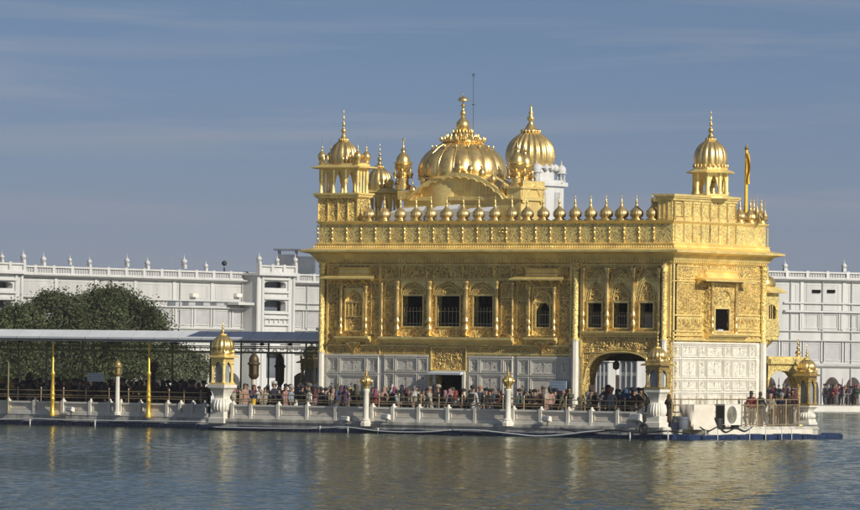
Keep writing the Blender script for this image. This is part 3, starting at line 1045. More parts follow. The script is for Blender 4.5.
# the first bay has a closed lattice window
L = MB(FRONT)
a0, a1, b0, b1 = fx(345.5), fx(364), fz(331.5, 355), fz(288, 355)
frame_rect(L, a0, a1, b0, b1, .002, .10, .06)
for q in range(1, 3): L.box(a0 + .06, a1 - .06, b0 + (b1 - b0) * q / 3, b0 + (b1 - b0) * q / 3 + .06, .002, .08)
for q in range(1, 5): L.box(a0 + (a1 - a0) * q / 5 - .02, a0 + (a1 - a0) * q / 5 + .02, b0 + (b1 - b0) * .36, b0 + (b1 - b0) * .64, .002, .06)
cv = arch(a0 + .08, a1 - .08, b0 + (b1 - b0) * .74, b1 - .1, 12, 'point', 5)
L.arch_wall(a0, a1, cv, b1 - .06, .002, .07)
scroll(sc, a0 + .08, a1 - .08, b0 + .08, b0 + (b1 - b0) * .31, .02, 160, .04, 77)
L.build('lattice_window', 'gold', temple)
# arched window surround
frame_rect(m, fx(532.5), fx(554), fz(336, 543), fz(287, 543), .002, .06, .05)
cv = arch(fx(534), fx(552.5), fz(304, 543), fz(291, 543), 12, 'round')
for p, q_ in zip(cv[:-1], cv[1:]): m.tube((p[0], p[1], .02), (q_[0], q_[1], .02), .05, n=5)

# ---- end face
k = 200
for (x0, x1) in ((676, 687), (688.5, 700.5), (735, 746), (747.5, 757)):
    panel(x0, x1, 283, 313, SIDE, 110, k, .035); k += 1
for (x0, x1) in ((676, 700.5), (735, 757)):
    m.fr = sc.fr = SIDE
    a0, a1, b0, b1 = panel(x0, x1, 266, 279, SIDE, 80, k, .04); k += 1
    a0, a1, b0, b1 = panel(x0, x1, 317, 329, SIDE, 0, k, .04); k += 1
    for q in range(6):
        t = a0 + (a1 - a0) * (q + .5) / 6
        m.arch_wall(t - (a1 - a0) / 12, t + (a1 - a0) / 12, arch(t - (a1 - a0) / 12 + .02, t + (a1 - a0) / 12 - .02, b0 + .25, b1 - .1, 8, 'point'), b1 - .04, .002, .05)
m.fr = sc.fr = FRONT
m.fr = sc.fr = SIDE
# bands above the marble on the end face
for (y0, y1, d) in ((280.5, 281.8, .07), (314.5, 316, .08), (330.5, 332, .06), (334, 336, .10), (338.5, 341, .12)):
    for (s0, s1) in (((672, 702), (733, 759)) if y0 < 335 else ((672, 759),)):
        m.box(sy(s0, y0), sy(s1, y0), sz(y1, (s0 + s1) / 2), sz(y0, (s0 + s1) / 2), .002, d)
m.build('moulding', 'gold', temple)
sc.build('scroll_relief', 'gold_dome', temple, smooth=True, merge=False)
m = sc = None
# projecting window bay of the end face
L = MB(SIDE)
ba0, ba1 = sy(704, 310), sy(731, 310)
zb0, zb1 = sz(334, 717), sz(283, 717)
PRJ = .32
wall_grid(L, ba0, ba1, zb0, zb1, .002, PRJ, [swin])
cv = arch(sy(709, 300), sy(726, 300), sz(303, 717), sz(290, 717), 14, 'round')
for p, q_ in zip(cv[:-1], cv[1:]): L.tube((p[0], p[1], PRJ + .03), (q_[0], q_[1], PRJ + .03), .07, n=5)
L.build('window_bay', 'gold_carved', temple)
for px in (705.5, 729.5):
    L = MB(SIDE)
    baluster_column(L, sy(px, 310), PRJ + .08, zb0, zb1, .08)
    L.build('column', 'gold_dome', temple, smooth=True, angle=R(50))
w = MB(SIDE)
frame_rect(w, swin[0] - .09, swin[1] + .09, swin[2] - .09, swin[3] + .09, PRJ - .05, PRJ + .06, .09)
wo = w.build('window', 'gold', temple)
w = MB(SIDE); w.box(swin[0] + .01, swin[1] - .01, swin[2] + .01, swin[3] - .01, -.3, PRJ - .06)  # black block fills the opening in place of real shade
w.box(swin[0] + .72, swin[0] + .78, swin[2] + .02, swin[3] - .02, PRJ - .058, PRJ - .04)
sub(w.build('shade_panel', 'dark', temple), wo)
w = MB(SIDE); w.box(swin[0] + .25, swin[0] + .7, swin[2] - .06, swin[2] + .06, PRJ - .3, PRJ + .08)
sub(w.build('sill_cloth', 'white_wall', temple), wo)
fixp(wo)
ledge(703.5, 742, 333.3, 338.3, .55, SIDE)
hood(692, 742, 281.5, 703, 735, 270.5, 278, SIDE, .85)

# ---- rear oriel seen past the end face
orx0, orx1 = W_B - 1.1, W_B + .12
oy = S_B + 1.35
zo = lambda py: Q(774, py, orx1)[1]
ORI = Frame((orx1, 0, 0), (0, 1, 0))
L = MB(ORI)
oa0, oa1 = S_B + .002, oy
wo_ = (S_B + .25, oy - .22, zo(319), zo(304))
wall_grid(L, oa0, oa1, zo(340), zo(293), -.1, 0, [wo_])
L.box(oa0, oa1, zo(340), zo(293), -1.2, -1.1)
L.box(oa1 - .1, oa1, zo(340), zo(293), -1.098, -.102)
L.arch_wall(wo_[0], wo_[1], arch(wo_[0], wo_[1], wo_[2] + .45, wo_[3] - .03, 10, 'round'), wo_[3], -.1, -.01)
L.box(oa0, oa1, zo(336), zo(324), .002, .05)
L.build('oriel', 'gold_embossed', temple)
oc = (S_B + oy) / 2
L = MB(ORI)
L.box(oa0, oa1, zo(340) - .02, zo(340) + .01, -1.2, 0)
L.lathe([(.03, -.75), (.10, -.68), (.16, -.55), (.34, -.32), (.55, -.12), (.6, -.02)], oc, -.6, zo(340), 20, 10, .1)
L.build('pendant', 'gold_bright', temple, smooth=True, angle=R(50))
L = MB(ORI)
i = L.pts([(oa0, zo(293), -1.4), (oa0, zo(293), .35), (oa1 + .35, zo(293), .35), (oa1 + .35, zo(293), -1.4),
           (oa0, zo(290), -1.1), (oa0, zo(287), 0), (oa1, zo(287), 0), (oa1, zo(290), -1.1)])
for q in ((0, 1, 2, 3), (4, 7, 6, 5), (0, 4, 5, 1), (1, 5, 6, 2), (2, 6, 7, 3), (3, 7, 4, 0)): L.face([i + t for t in q])
L.build('oriel_eave', 'gold', temple)
L = MB(ORI)
L.lathe([(.66, 0), (.70, .15), (.68, .32), (.55, .50), (.35, .60), (.05, .66)], oc, -.6, zo(287.5), 32, 16, .10)
L.build('oriel_dome', 'gold_dome', temple, smooth=True)
L = MB(ORI)
for q in (.36, .5, .64):
    a = oa0 + (oa1 - oa0) * q
    L.tube((a, zo(320), -.08), (a, zo(305), -.08), .035, n=6)
L.build('mullion', 'gold_dome', temple)
L = MB(ORI); L.box(oa0 + .1, oa1 - .12, zo(322), zo(300), -.6, -.55)  # black sheet in place of the shade inside the oriel
L.build('shade_panel', 'dark', temple)

# door: white awning strip over a dark doorway
L = MB(FRONT)
L.wedge(fx(431.5, 374), fx(464.5, 374), [(.005, fz(371.8)), (.005, fz(374.4)), (.38, fz(375.4)), (.38, fz(373.4))])
L.build('door_awning', 'sign', temple)
L = MB(FRONT)
frame_rect(L, xd0 - .16, xd1 + .16, DECK, zdoor + .12, -.05, .12, .15)
do = L.build('doorway', 'marble', temple)
L = MB(FRONT); L.box(xd0 - .5, xd1 + .5, DECK, zdoor + .4, -2.05, -2.0)  # black sheet painted for the shade beyond the door
sub(L.build('shade_panel', 'dark', temple), do); fixp(do)
L = MB(FRONT)
L.tube((fx(612, 362), P(616, 352, 1.1)[1], -1.1), (fx(612, 362), P(616, 366, 1.1)[1], -1.1), .02, n=6)
cx_, _z = P(616, 366, 1.1)
L.lathe([(.03, 0), (.16, .08), (.17, .35), (.05, .45), (.02, .5)], cx_, -1.1, P(616, 370, 1.1)[1], 8)
L.build('hanging_lamp', 'brass_dark', temple)

# ---------------------------------------------------------------- roof of the temple
def roof_kiosk(x0, x1, y0, y1, zb, zc, ze, n_front, n_side, dome_r, dome_c, dome_top, spike_top, scale=1.0):
    """open arcade with eave, ring of small domes and a fluted dome; zb base, zc arcade floor, ze eave"""
    k = MB(WORLD)
    k.fr = FRONT
    k.box(x0, x1, zb, zc - .28, -y1, -y0)
    k.build('kiosk_base', 'gold_carved', temple)
    m = MB(WORLD)
    ring(m, x0, y0, x1, y1, [(-.1, zc - .28), (.03, zc - .28), (.14, zc - .20), (.14, zc - .12), (.20, zc - .08), (.20, zc), (-.3, zc)])
    m.fr = FRONT
    nn = 14
    for q in range(nn):
        a = x0 + (x1 - x0) * (q + .5) / nn
        m.box(a - .05, a + .05, zc - .28, zc - .2, y0 * -1, -y0 + .10)
    m.build('kiosk_cornice', 'gold', temple)
    for q in range(5):
        m = MB(FRONT)
        a = x0 + (x1 - x0) * (q + .02 + .24 * 0) / 4
        if q == 4: a = x1 - .02
        m.box(a - .02 if q else a, a + .03, zb + .1, zc - .34, -y0, -y0 + .04)
        m.build('pilaster', 'gold', temple)
    pr = .085
    for i in range(n_front + 1):
        a = x0 + .1 + (x1 - x0 - .2) * i / n_front
        for y in (y0 + .1, y1 - .1):
            m = MB(FRONT)
            m.lathe([(pr * 1.3, 0), (pr * 1.3, .1), (pr, .16), (pr * .85, ze - zc - .8), (pr * 1.3, ze - zc - .7), (pr * 1.3, ze - zc - .1)], a, -y, zc, 8)
            m.build('column', 'gold', temple, smooth=True, angle=R(50))
    for i in range(1, n_side):
        y = y0 + .1 + (y1 - y0 - .2) * i / n_side
        for xx in (x0 + .1, x1 - .1):
            m = MB(FRONT)
            m.tube((xx, zc, -y), (xx, ze - .1, -y), .06, n=8)
            m.build('column', 'gold', temple, smooth=True, angle=R(50))
    m = MB(FRONT)
    for i in range(n_front):
        a = x0 + .1 + (x1 - x0 - .2) * i / n_front; b = x0 + .1 + (x1 - x0 - .2) * (i + 1) / n_front
        cv = arch(a + .10, b - .10, ze - .80, ze - .2, 10, 'point', 5)
        cv = [(a, ze - .75)] + cv + [(b, ze - .75)]
        for d0 in (-y0 - .14, -y1 + .06):
            m.arch_wall(a, b, cv, ze - .05, d0, d0 + .08)
    m.fr = Frame((x1 - .14, 0, 0), (0, 1, 0))
    for i in range(n_side):
        a = y0 + .1 + (y1 - y0 - .2) * i / n_side; b = y0 + .1 + (y1 - y0 - .2) * (i + 1) / n_side
        cv = [(a, ze - .6)] + arch(a + .04, b - .04, ze - .6, ze - .18, 8, 'point') + [(b, ze - .6)]
        m.arch_wall(a, b, cv, ze - .05, 0, .08)
    m.build('arch_screen', 'gold', temple)
    m = MB(WORLD)
    ring(m, x0, y0, x1, y1, [(-.3, ze - .08), (.05, ze - .08), (.30, ze - .02), (.30, ze + .03), (.02, ze + .10), (-.02, ze + .22), (-.35, ze + .22), (-.35, ze - .08)], True)
    m.fr = FRONT
    m.box(x0 + .2, x1 - .2, ze - .05, ze + .20, -y1 + .2, -y0 - .2)
    m.build('kiosk_eave', 'gold', temple)
    # ring of tiny domes, larger at the corners
    m = MB(FRONT)
    nf = max(5, int((x1 - x0) / .24))
    for i in range(nf + 1):
        a = x0 + .05 + (x1 - x0 - .1) * i / nf
        for y in (y0 + .05, y1 - .05):
            r = .085
            m.lathe([(r * .7, 0), (r * .4, .07), (r, .17), (r * .9, .25), (.02, .36), (.01, .52)], a, -y, ze + .22, 8)
    m.build('domelet_row', 'gold_dome', temple, smooth=True)
    for x in (x0 + .12, x1 - .12):
        for y in (y0 + .12, y1 - .12):
            m = MB(FRONT)
            s = .22 * scale
            m.lathe([(s * .9, 0), (s * .6, s * .4), (s * .9, s * 1.0), (s * 1.05, s * 1.5), (s, s * 1.9), (s * .6, s * 2.5), (.04, s * 2.9), (.03, s * 3.4), (.06, s * 3.6), (.012, s * 3.9), (.008, s * 6.2)], x, -y, ze + .22, 14)
            m.build('corner_domelet', 'gold_bright', temple, smooth=True)
    fluted_dome(dome_c[0], dome_c[1], ze + .2, dome_r, dome_top, spike_top, 12, sy_=min(1, (y1 - y0) / (2 * dome_r) + .12))


def fluted_dome(x, y, z0, r, ztop, zspike, flutes, sy_=1.0, parent=None, mt='gold_dome', bulge=1.0, famp=.11, spike_r=None, name='dome'):
    H = ztop - z0
    m = MB(FRONT)
    prof = [(.90, 0, .2), (.93, .04, .6), (.97, .12), (1.0, .25), (.99, .38), (.94, .52), (.84, .66), (.69, .78), (.50, .87), (.34, .93, .7), (.22, .97, .3), (.17, 1.0, 0)]
    m.lathe([(p[0] * r, p[1] * H, p[2] if len(p) > 2 else 1.0) for p in prof], x, -y, z0, flutes * 6, flutes, famp, sy=sy_)
    d = m.build(name, mt, parent or temple, smooth=True)
    m = MB(FRONT)
    R2 = r * .24 if spike_r is None else spike_r
    nl = 14
    for q in range(nl):                        # lotus petals around the neck
        t = 2 * PI * q / nl
        m.blob(x + R2 * 1.15 * math.cos(t), ztop - .03, -y + R2 * 1.15 * math.sin(t), R2 * .32, 1, 1.4, 1, 5)
    m.lathe([(R2 * 1.2, -.08), (R2 * 1.25, 0), (R2 * .8, R2 * .4), (R2 * .5, R2 * .9)], x, -y, ztop, 14)
    finial(m, x, -y, ztop + R2 * .7, zspike - ztop - R2 * .7, R2 * .75)
    m.build('finial', mt, parent or temple, smooth=True)
    return d


# left front kiosk
kx0, kx1 = fx(318.5, 180), fx(358, 180)
zk_c, zk_e = P(338, 193, 0)[1], P(338, 167.5, 0)[1]
roof_kiosk(kx0, kx1, 0.0, 1.0, Z_PT + .02, zk_c, zk_e, 3, 3, .80, (P(343.5, 150, .5)[0], .5), P(343.5, 139.5, .5)[1], P(343.5, 108, .5)[1])
# kiosk behind it
yb = 4.4
roof_kiosk(P(366, 200, yb)[0], P(391, 200, yb)[0], yb, yb + .9, Z_PB, P(380, 222, yb)[1], P(380, 192.5, yb)[1], 2, 2, .70,
           (P(379.5, 180, yb + .45)[0], yb + .45), P(379.5, 166, yb)[1], P(379.5, 142, yb)[1], .8)

# screen wall and upper room at the right
zr = P(665, 194, 0)[1]
zrb = zr - .30
yr1 = Q(735, 200, W_B)[0]
m = MB(FRONT)
m.box(fx(658.2, 205), W_B + .0, Z_PT + .051, zrb, -.9, 0.06)
m.box(W_B - .9, W_B + .06, Z_PB + .05, zrb - .002, -yr1, -.902)
m.box(W_B - 2.7, W_B - .902, Z_PB + .05, zrb - .004, -yr1, -2.4)
m.build('upper_room', 'gold_embossed', temple)
m = MB(WORLD)
for (a, b, c, d) in ((fx(658.2, 205), -.06, W_B + .06, .9), (W_B - .9, -.06, W_B + .06, yr1)):
    pass
m.fr = FRONT
x0_ = fx(658.2, 205)
m.box(x0_ - .10, W_B + .20, zrb + .12, zr - .1, -.9, .20)
m.box(x0_ - .06, W_B + .12, zrb, zrb + .12, -.9, .12)
m.box(x0_ - .14, W_B + .26, zr - .1, zr, -.9, .26)
m.box(W_B - 1.0, W_B + .202, zrb + .118, zr - .102, -yr1 - .1, -.902)
m.box(W_B - 1.0, W_B + .122, zrb - .002, zrb + .117, -yr1 - .06, -.902)
m.box(W_B - 1.0, W_B + .262, zr - .101, zr - .002, -yr1 - .15, -.902)
m.box(W_B - 2.8, W_B - 1.002, zrb, zr - .12, -yr1 - .1, -2.3)
m.build('upper_cornice', 'gold', temple)
if True:
    n = 7
    for q in range(n + 1):
        m = MB(SIDE)
        a = .0 + (yr1 - .1) * q / n
        m.box(a, a + .09, Z_PB + .1, zrb - .02, .062, .11)
        m.blob(a + .045, zrb - .3, .11, .07, 1, 1, .8, 8); m.blob(a + .045, Z_PT + .15, .11, .08, 1, 1, .8, 8); m.blob(a + .045, Z_PB + .3, .11, .07, 1, 1, .8, 8)
        m.build('pilaster', 'gold_dome', temple)
m = MB(SIDE)
for q in range(n):
    a0 = (yr1 - .1) * q / n + .12; a1 = (yr1 - .1) * (q + 1) / n - .03
    frame_rect(m, a0, a1, Z_PT + .25, zrb - .12, .062, .09, .03)
    m.box(a0, a1, Z_PT + .05, Z_PT + .18, .062, .12)
m.build('wall_frames', 'gold', temple)
for px in (660, 664.5, 669):
    a = fx(px, 205)
    m = MB(FRONT)
    m.box(a - .04, a + .04, Z_PT + .1, zrb - .02, .062, .10)
    m.build('pilaster', 'gold', temple)

# octagonal cupola over the upper room
cy = 3.9
cx, zz = P(710.5, 171.5, cy)
ze = zz; zf = zr - .1
m = MB(FRONT)
m.lathe([(1.02, 0), (1.02, .12), (.92, .16), (.92, .22)], cx, -cy, zf - .02, 8, ph=PI / 8)
m.build('cupola_base', 'gold', temple)
rr = .80
for q in range(8):
    m = MB(FRONT)
    t = PI / 8 + 2 * PI * q / 8
    p = (cx + rr * math.cos(t), -cy + rr * math.sin(t))
    m.lathe([(.15, 0), (.15, .12), (.11, .16), (.11, ze - zf - .45), (.12, ze - zf - .35), (.12, ze - zf - .2)], p[0], p[1], zf + .18, 8)
    m.build('column', 'gold', temple, smooth=True, angle=R(50))
m = MB(FRONT)
for q in range(8):
    t0 = PI / 8 + 2 * PI * q / 8; t1 = t0 + 2 * PI / 8
    A = Vector((cx + rr * math.cos(t0), cy - rr * math.sin(t0), 0)); B = Vector((cx + rr * math.cos(t1), cy - rr * math.sin(t1), 0))
    fr_ = Frame(A, (B - A)); L_ = (B - A).length
    m.fr = fr_
    cv = [(0, ze - .75)] + arch(.12, L_ - .12, ze - .75, ze - .22, 10, 'point', 5) + [(L_, ze - .75)]
    m.arch_wall(0, L_, cv, ze + .02, -.04, .04)
m.build('arch_screen', 'gold', temple)
m = MB(FRONT)
m.lathe([(.3, -.02), (.85, -.02), (1.22, -.10), (1.24, -.06), (1.0, .05), (.86, .10), (.86, .2), (.80, .22)], cx, -cy, ze, 8, ph=PI / 8)
m.build('kiosk_eave', 'gold', temple)
m = MB(FRONT)
for q in range(24):
    t = 2 * PI * q / 24
    m.lathe([(.04, 0), (.025, .03), (.05, .09), (.01, .16), (.006, .2)], cx + .86 * math.cos(t), -cy + .86 * math.sin(t), ze + .18, 6)
m.lathe([(.78, .1), (.80, .2), (.72, .3)], cx, -cy, ze, 24)
m.build('corner_domelet', 'gold_dome', temple, smooth=True)
fluted_dome(cx, cy, ze + .26, .84, P(710.5, 139, cy)[1], P(710.5, 109, cy)[1], 16, famp=.09)
m = MB(FRONT)                                  # lamp stand inside the cupola
m.lathe([(.25, 0), (.12, .1), (.10, .4), (.24, .5), (.22, .65), (.05, .8)], cx, -cy, zf + .15, 10)
m.build('pedestal', 'brass', temple)

# central pavilion: curved bangla front, pinnacles and the great fluted dome
yf = 2.6
ze_p = P(462, 200, yf)[1]
X = lambda px, py=185, y=yf: P(px, py, y)[0]
Z = lambda py, y=yf: P(462, py, y)[1]
pxa, pxb = X(404), X(521)
m = MB(FRONT)
m.box(pxa, pxb, Z_PB, Z(199.5), -yf - 2.0, -yf)
m.box(pxa - .12, pxb + .12, Z(200.5), Z(196.5), -yf - 2.0, -yf + .1)
m.build('pavilion_wall', 'gold', temple)
m = MB(FRONT)
ncv = 44
outer = []; inner = []
c0, c1 = X(409), X(509)
for q in range(ncv + 1):
    t = q / ncv
    s = 2 * t - 1
    h = (1 - abs(s) ** 2.2)
    za = Z(198.5) + (Z(172.5) - Z(198.5)) * h
    outer.append((c0 + (c1 - c0) * t, za))
    sc_ = .10 * abs(math.sin(t * PI * 11))
    inner.append((c0 + .22 + (c1 - c0 - .44) * t, Z(199.5) + (Z(178.2) - Z(199.5)) * h * 1.0 - .02 + sc_))
for q in range(ncv):
    o0, o1, i0, i1 = outer[q], outer[q + 1], inner[q], inner[q + 1]
    k = m.pts([(i0[0], i0[1], -yf + .22), (i1[0], i1[1], -yf + .22), (o1[0], o1[1], -yf + .22), (o0[0], o0[1], -yf + .22),
               (i0[0], i0[1], -yf - .1), (i1[0], i1[1], -yf - .1), (o1[0], o1[1], -yf - 1.9), (o0[0], o0[1], -yf - 1.9)])
    m.face((k, k + 1, k + 2, k + 3)); m.face((k, k + 4, k + 5, k + 1)); m.face((k + 3, k + 2, k + 6, k + 7))
    m.face((k + 4, k + 7, k + 6, k + 5))
    m.tube((i0[0], i0[1], -yf + .22), (i1[0], i1[1], -yf + .22), .035, n=5, cap=False)
m.build('curved_eave', 'gold', temple)
m = MB(FRONT)
poly = [(c0 + .2, Z(199.4))] + [(a, b - .05) for a, b in outer[1:-1]] + [(c1 - .2, Z(199.4))]
m.prism(poly, -yf - 1.8, -yf - .06)
for q in range(1, 26):
    a = c0 + .3 + (c1 - c0 - .6) * q / 26
    t = (a - c0) / (c1 - c0)
    hb_ = Z(199) + (Z(175) - Z(199)) * (1 - abs(2 * t - 1) ** 2.2) - .15
    if hb_ > Z(197): m.box(a - .02, a + .02, Z(199.2), hb_, -yf - .058, -yf - .03)
m.build('pavilion_front', 'gold', temple)
for q, px in enumerate((413, 424, 436.5, 448, 459.5, 470.5, 482, 493, 504)):
    a = X(px)
    m = MB(FRONT)                              # domelets riding on the curved eave
    t = (a - c0) / (c1 - c0)
    zt = Z(198.5) + (Z(172.5) - Z(198.5)) * (1 - abs(2 * t - 1) ** 2.2)
    r = .19
    m.lathe([(r * .8, -.1), (r * .5, .03), (r * .9, .12), (r, .22), (r * .7, .36), (.04, .46), (.03, .5), (.05, .54), (.01, .6), (.008, .85)], a, -yf + .02, zt, 12)
    m.build('eave_domelet', 'gold_bright', temple, smooth=True)
cyd = 4.6
R0 = 2.28
cxd = P(462.5, 165, cyd)[0]
zd0, zd1 = P(462, 179, cyd)[1], P(466, 140, cyd)[1]
m = MB(FRONT)
m.lathe([(R0 * .94, Z_PB - zd0), (R0 * .94, -.1), (R0 * 1.0, -.05), (R0 * 1.0, .02)], cxd, -cyd, zd0, 48)
m.build('drum', 'gold', temple, smooth=True, angle=R(40))
m = MB(FRONT)
H = zd1 - zd0
prof = [(.97, 0, .3), (1.0, .08, .8), (1.01, .20), (.985, .34), (.93, .49), (.83, .64), (.68, .78), (.50, .89), (.36, .955, .8), (.28, 1.0, .2)]
m.lathe([(p[0] * R0, p[1] * H, p[2] if len(p) > 2 else 1) for p in prof], cxd, -cyd, zd0, 16 * 8, 16, .06, fpow=.6)
m.build('dome', 'gold_dome', temple, smooth=True)
m = MB(FRONT)                                  # ribs with beads between the lobes
for q in range(16):
    t = 2 * PI * q / 16
    L_ = []
    for p in prof:
        r = p[0] * R0 * (1 - .06 * (p[2] if len(p) > 2 else 1)) + .03
        L_.append(Vector((cxd + r * math.cos(t), cyd - r * math.sin(t), zd0 + p[1] * H)))
    m = MB(FRONT)
    m.path(L_, .035, 5)
    m.build('dome_rib', 'gold_bright', temple, smooth=True)
m = MB(FRONT)
ztop = zd1
m.lathe([(R0 * .46, -.15), (R0 * .50, -.08), (R0 * .42, .02), (R0 * .30, .10), (R0 * .22, .28), (R0 * .20, .45), (R0 * .12, .55)], cxd, -cyd, ztop, 24, 12, .08)
for q in range(18):
    t = 2 * PI * q / 18
    for (rr, dz, s) in ((.50, -.04, .06), (.36, .08, .045), (.22, .32, .04)):
        x_, y_ = cxd + R0 * rr * math.cos(t + rr), -cyd + R0 * rr * math.sin(t + rr)
        m.lathe([(s * .4, -.05), (s, .04), (s * .9, .1), (.015, .18), (.008, .30)], x_, y_, ztop + dz, 6)
for q in range(16):                            # little finials standing along the ribs
    t = 2 * PI * q / 16
    for (rr, zz_) in ((.70, .80),):
        x_, y_ = cxd + R0 * rr * math.cos(t), -cyd + R0 * rr * math.sin(t)
        m.lathe([(.03, -.05), (.05, .03), (.01, .10), (.006, .18)], x_, y_, zd0 + zz_ * H, 6)
m.build('lotus_crown', 'gold_bright', temple, smooth=True)
m = MB(FRONT)
zs = P(467, 133, cyd)[1]
cxs = cxd
hh = lambda py: P(467, py, cyd)[1] - zs
m.lathe([(.22, -.3), (.15, 0), (.17, hh(131.5)), (.30, hh(129)), (.36, hh(126)), (.33, hh(122.5)), (.20, hh(119.5)), (.12, hh(118)), (.08, hh(116)), (.17, hh(114)), (.13, hh(111.5)), (.06, hh(110)), (.06, hh(107)),
         (.12, hh(106)), (.09, hh(104.5)), (.04, hh(103.5)), (.035, hh(101.5)), (.27, hh(101.2)), (.28, hh(100)), (.22, hh(98)), (.08, hh(96.8)), (.03, hh(96)), (.01, hh(94))], cxs, -cyd, zs, 14)
m.build('finial', 'gold_bright', temple, smooth=True, angle=R(60))
m = MB(FRONT)
m.tube((P(473.5, 150, cyd)[0], Z_PB, -cyd), (P(473.5, 74, cyd)[0], P(473.5, 74, cyd)[1], -cyd), .012, n=5)
for py in (74.5, 76, 105): m.box(P(473.5, py, cyd)[0] - .08, P(473.5, py, cyd)[0] + .08, P(473.5, py, cyd)[1], P(473.5, py, cyd)[1] + .03, -cyd - .02, -cyd + .02)
m.build('lightning_rod', 'brass_dark', temple)


def pinnacle(px, y, ytop, ybase, wpx, bird=False):
    x, zt = P(px, ytop, y); zb = P(px, ybase, y)[1]
    H = zt - zb
    m = MB(FRONT)
    m.lathe([(.42, 0), (.42, .25), (.30, .3), (.30, .6), (.36, .64), (.30, .70)], x, -y, zb, 8, ph=PI / 8)
    m.lathe([(.28, .70), (.34, .78), (.26, .88), (.30, .95), (.44, 1.06), (.47, 1.2), (.40, 1.28), (.50, 1.32), (.50, 1.40), (.38, 1.44), (.36, 1.62), (.24, 1.80), (.12, 1.90), (.10, 2.0),
             (.16, 2.06), (.05, 2.14), (.035, 2.3), (.035, H)], x, -y, zb, 20, 10, .06)
    m.blob(x, zt, -y, .07, 1.3, .8, .8, 6)
    for q in range(6):
        t = 2 * PI * q / 6
        m.lathe([(.09, 0), (.06, .08), (.12, .2), (.02, .36), (.008, .5)], x + .46 * math.cos(t), -y + .46 * math.sin(t), zb + .6, 8)
    return m.build('pinnacle', 'gold_bright', temple, smooth=True, angle=R(50))


pinnacle(403.5, yf + .3, 139.5, 190, 10)
pinnacle(517.5, yf + .3, 139.5, 190, 10)
pinnacle(525, yf + 1.7, 158, 192, 10)
m = MB(FRONT)                                  # side block right of the curved front, with its arched end
bx0, bx1 = P(508, 190, yf)[0], P(522, 190, yf)[0]
m.box(bx0, bx1, Z(199.3), Z(189), -yf - 2.0, -yf + .12)
m.box(bx0 - .1, bx1 + .12, Z(189), Z(187), -yf - 2.1, -yf + .24)
m.box(X(399), X(412), Z(199.3), Z(190.5), -yf - 1.6, -yf + .12)
m.build('pavilion_corner', 'gold', temple)
m = MB(Frame((pxb + .002, 0, 0), (0, 1, 0)))
cv = arch(yf + .25, yf + 1.75, Z(203), Z(186), 14, 'point', 5)
m.arch_wall(yf, yf + 2.0, [(yf, Z(203))] + cv + [(yf + 2.0, Z(203))], Z(181), 0, .10)
for p, q_ in zip(cv[:-1], cv[1:]): m.tube((p[0], p[1], .1), (q_[0], q_[1], .1), .05, n=5)
m.build('pavilion_gable', 'gold', temple)

# white sheet awnings spread on the roof in front of the pavilion
m = MB(FRONT)
for (p0, p1, ya, yb_) in ((393, 428, 206, 221), (430, 462, 204, 221), (463, 500, 206, 221)):
    z1 = P((p0 + p1) / 2, ya, 1.6)[1]
    a0, a1 = P(p0, 210, 1.6)[0], P(p1, 210, 1.6)[0]
    q0 = m.pts([(a0, Z_PB, -1.2), (a1, Z_PB, -1.2), (a1, z1 - .25, -1.2), (a1 - .4, z1, -2.0), (a0 + .2, z1 - .1, -2.0), (a0, z1 - .35, -1.2)])
    m.face((q0, q0 + 1, q0 + 2, q0 + 5)); m.face((q0 + 5, q0 + 2, q0 + 3, q0 + 4))
    q1 = m.pts([(a0, Z_PB, -2.02), (a1, Z_PB, -2.02), (a1 - .4, z1 - .01, -2.02), (a0 + .2, z1 - .11, -2.02)])
    m.face((q1, q1 + 1, q1 + 2, q1 + 3))
o = m.build('roof_awning', 'canopy', None)
tag(o, 'white sheet awning on the temple roof below the central gold vault', 'awning')

# flag mast on the roof
fy = 7.7
fx_, fzt = P(746.6, 150, fy)
fr_root = thing('flagpole', 'tall saffron cloth-wrapped flagpole standing behind the right parapet domes', 'flagpole', (fx_, fy, Z_PB))
m = MB(FRONT)
m.tube((fx_, Z_PB, -fy), (fx_, fzt, -fy), .10, .07, n=10)
m.build('pole', 'flag', fr_root, smooth=True, angle=R(50))
m = MB(FRONT)
m.lathe([(.07, 0), (.12, .08), (.04, .2), (.02, .35)], fx_, -fy, fzt, 8)
m.build('finial', 'brass', fr_root)
m = MB(FRONT)
g0 = []
for j in range(11):
    t = j / 10
    b = fzt - .15 - t * 1.55
    w = .05 + .17 * math.sin(min(1, t * 1.4) * PI * .8) * (1 if t < .75 else .6)
    for k_ in range(5):
        s = k_ / 4
        g0.append((fx_ + .06 + s * w, b, -fy + .10 * math.sin(s * 7 + t * 3)))
k = m.pts(g0)
for j in range(10):
    for q in range(4): m.face((k + j * 5 + q, k + j * 5 + q + 1, k + (j + 1) * 5 + q + 1, k + (j + 1) * 5 + q))
m.build('flag', 'flag', fr_root, smooth=True)
m = MB(FRONT)
for px, py in ((753, 200), (757, 196), (760, 203), (765, 200)):
    a, b = P(px, py, 7.4)
    m.lathe([(.10, -1.0), (.14, -.8), (.05, -.6), (.02, -.5), (.02, 0)], a, -7.4, b, 6)
m.build('trident_finials', 'brass', temple)

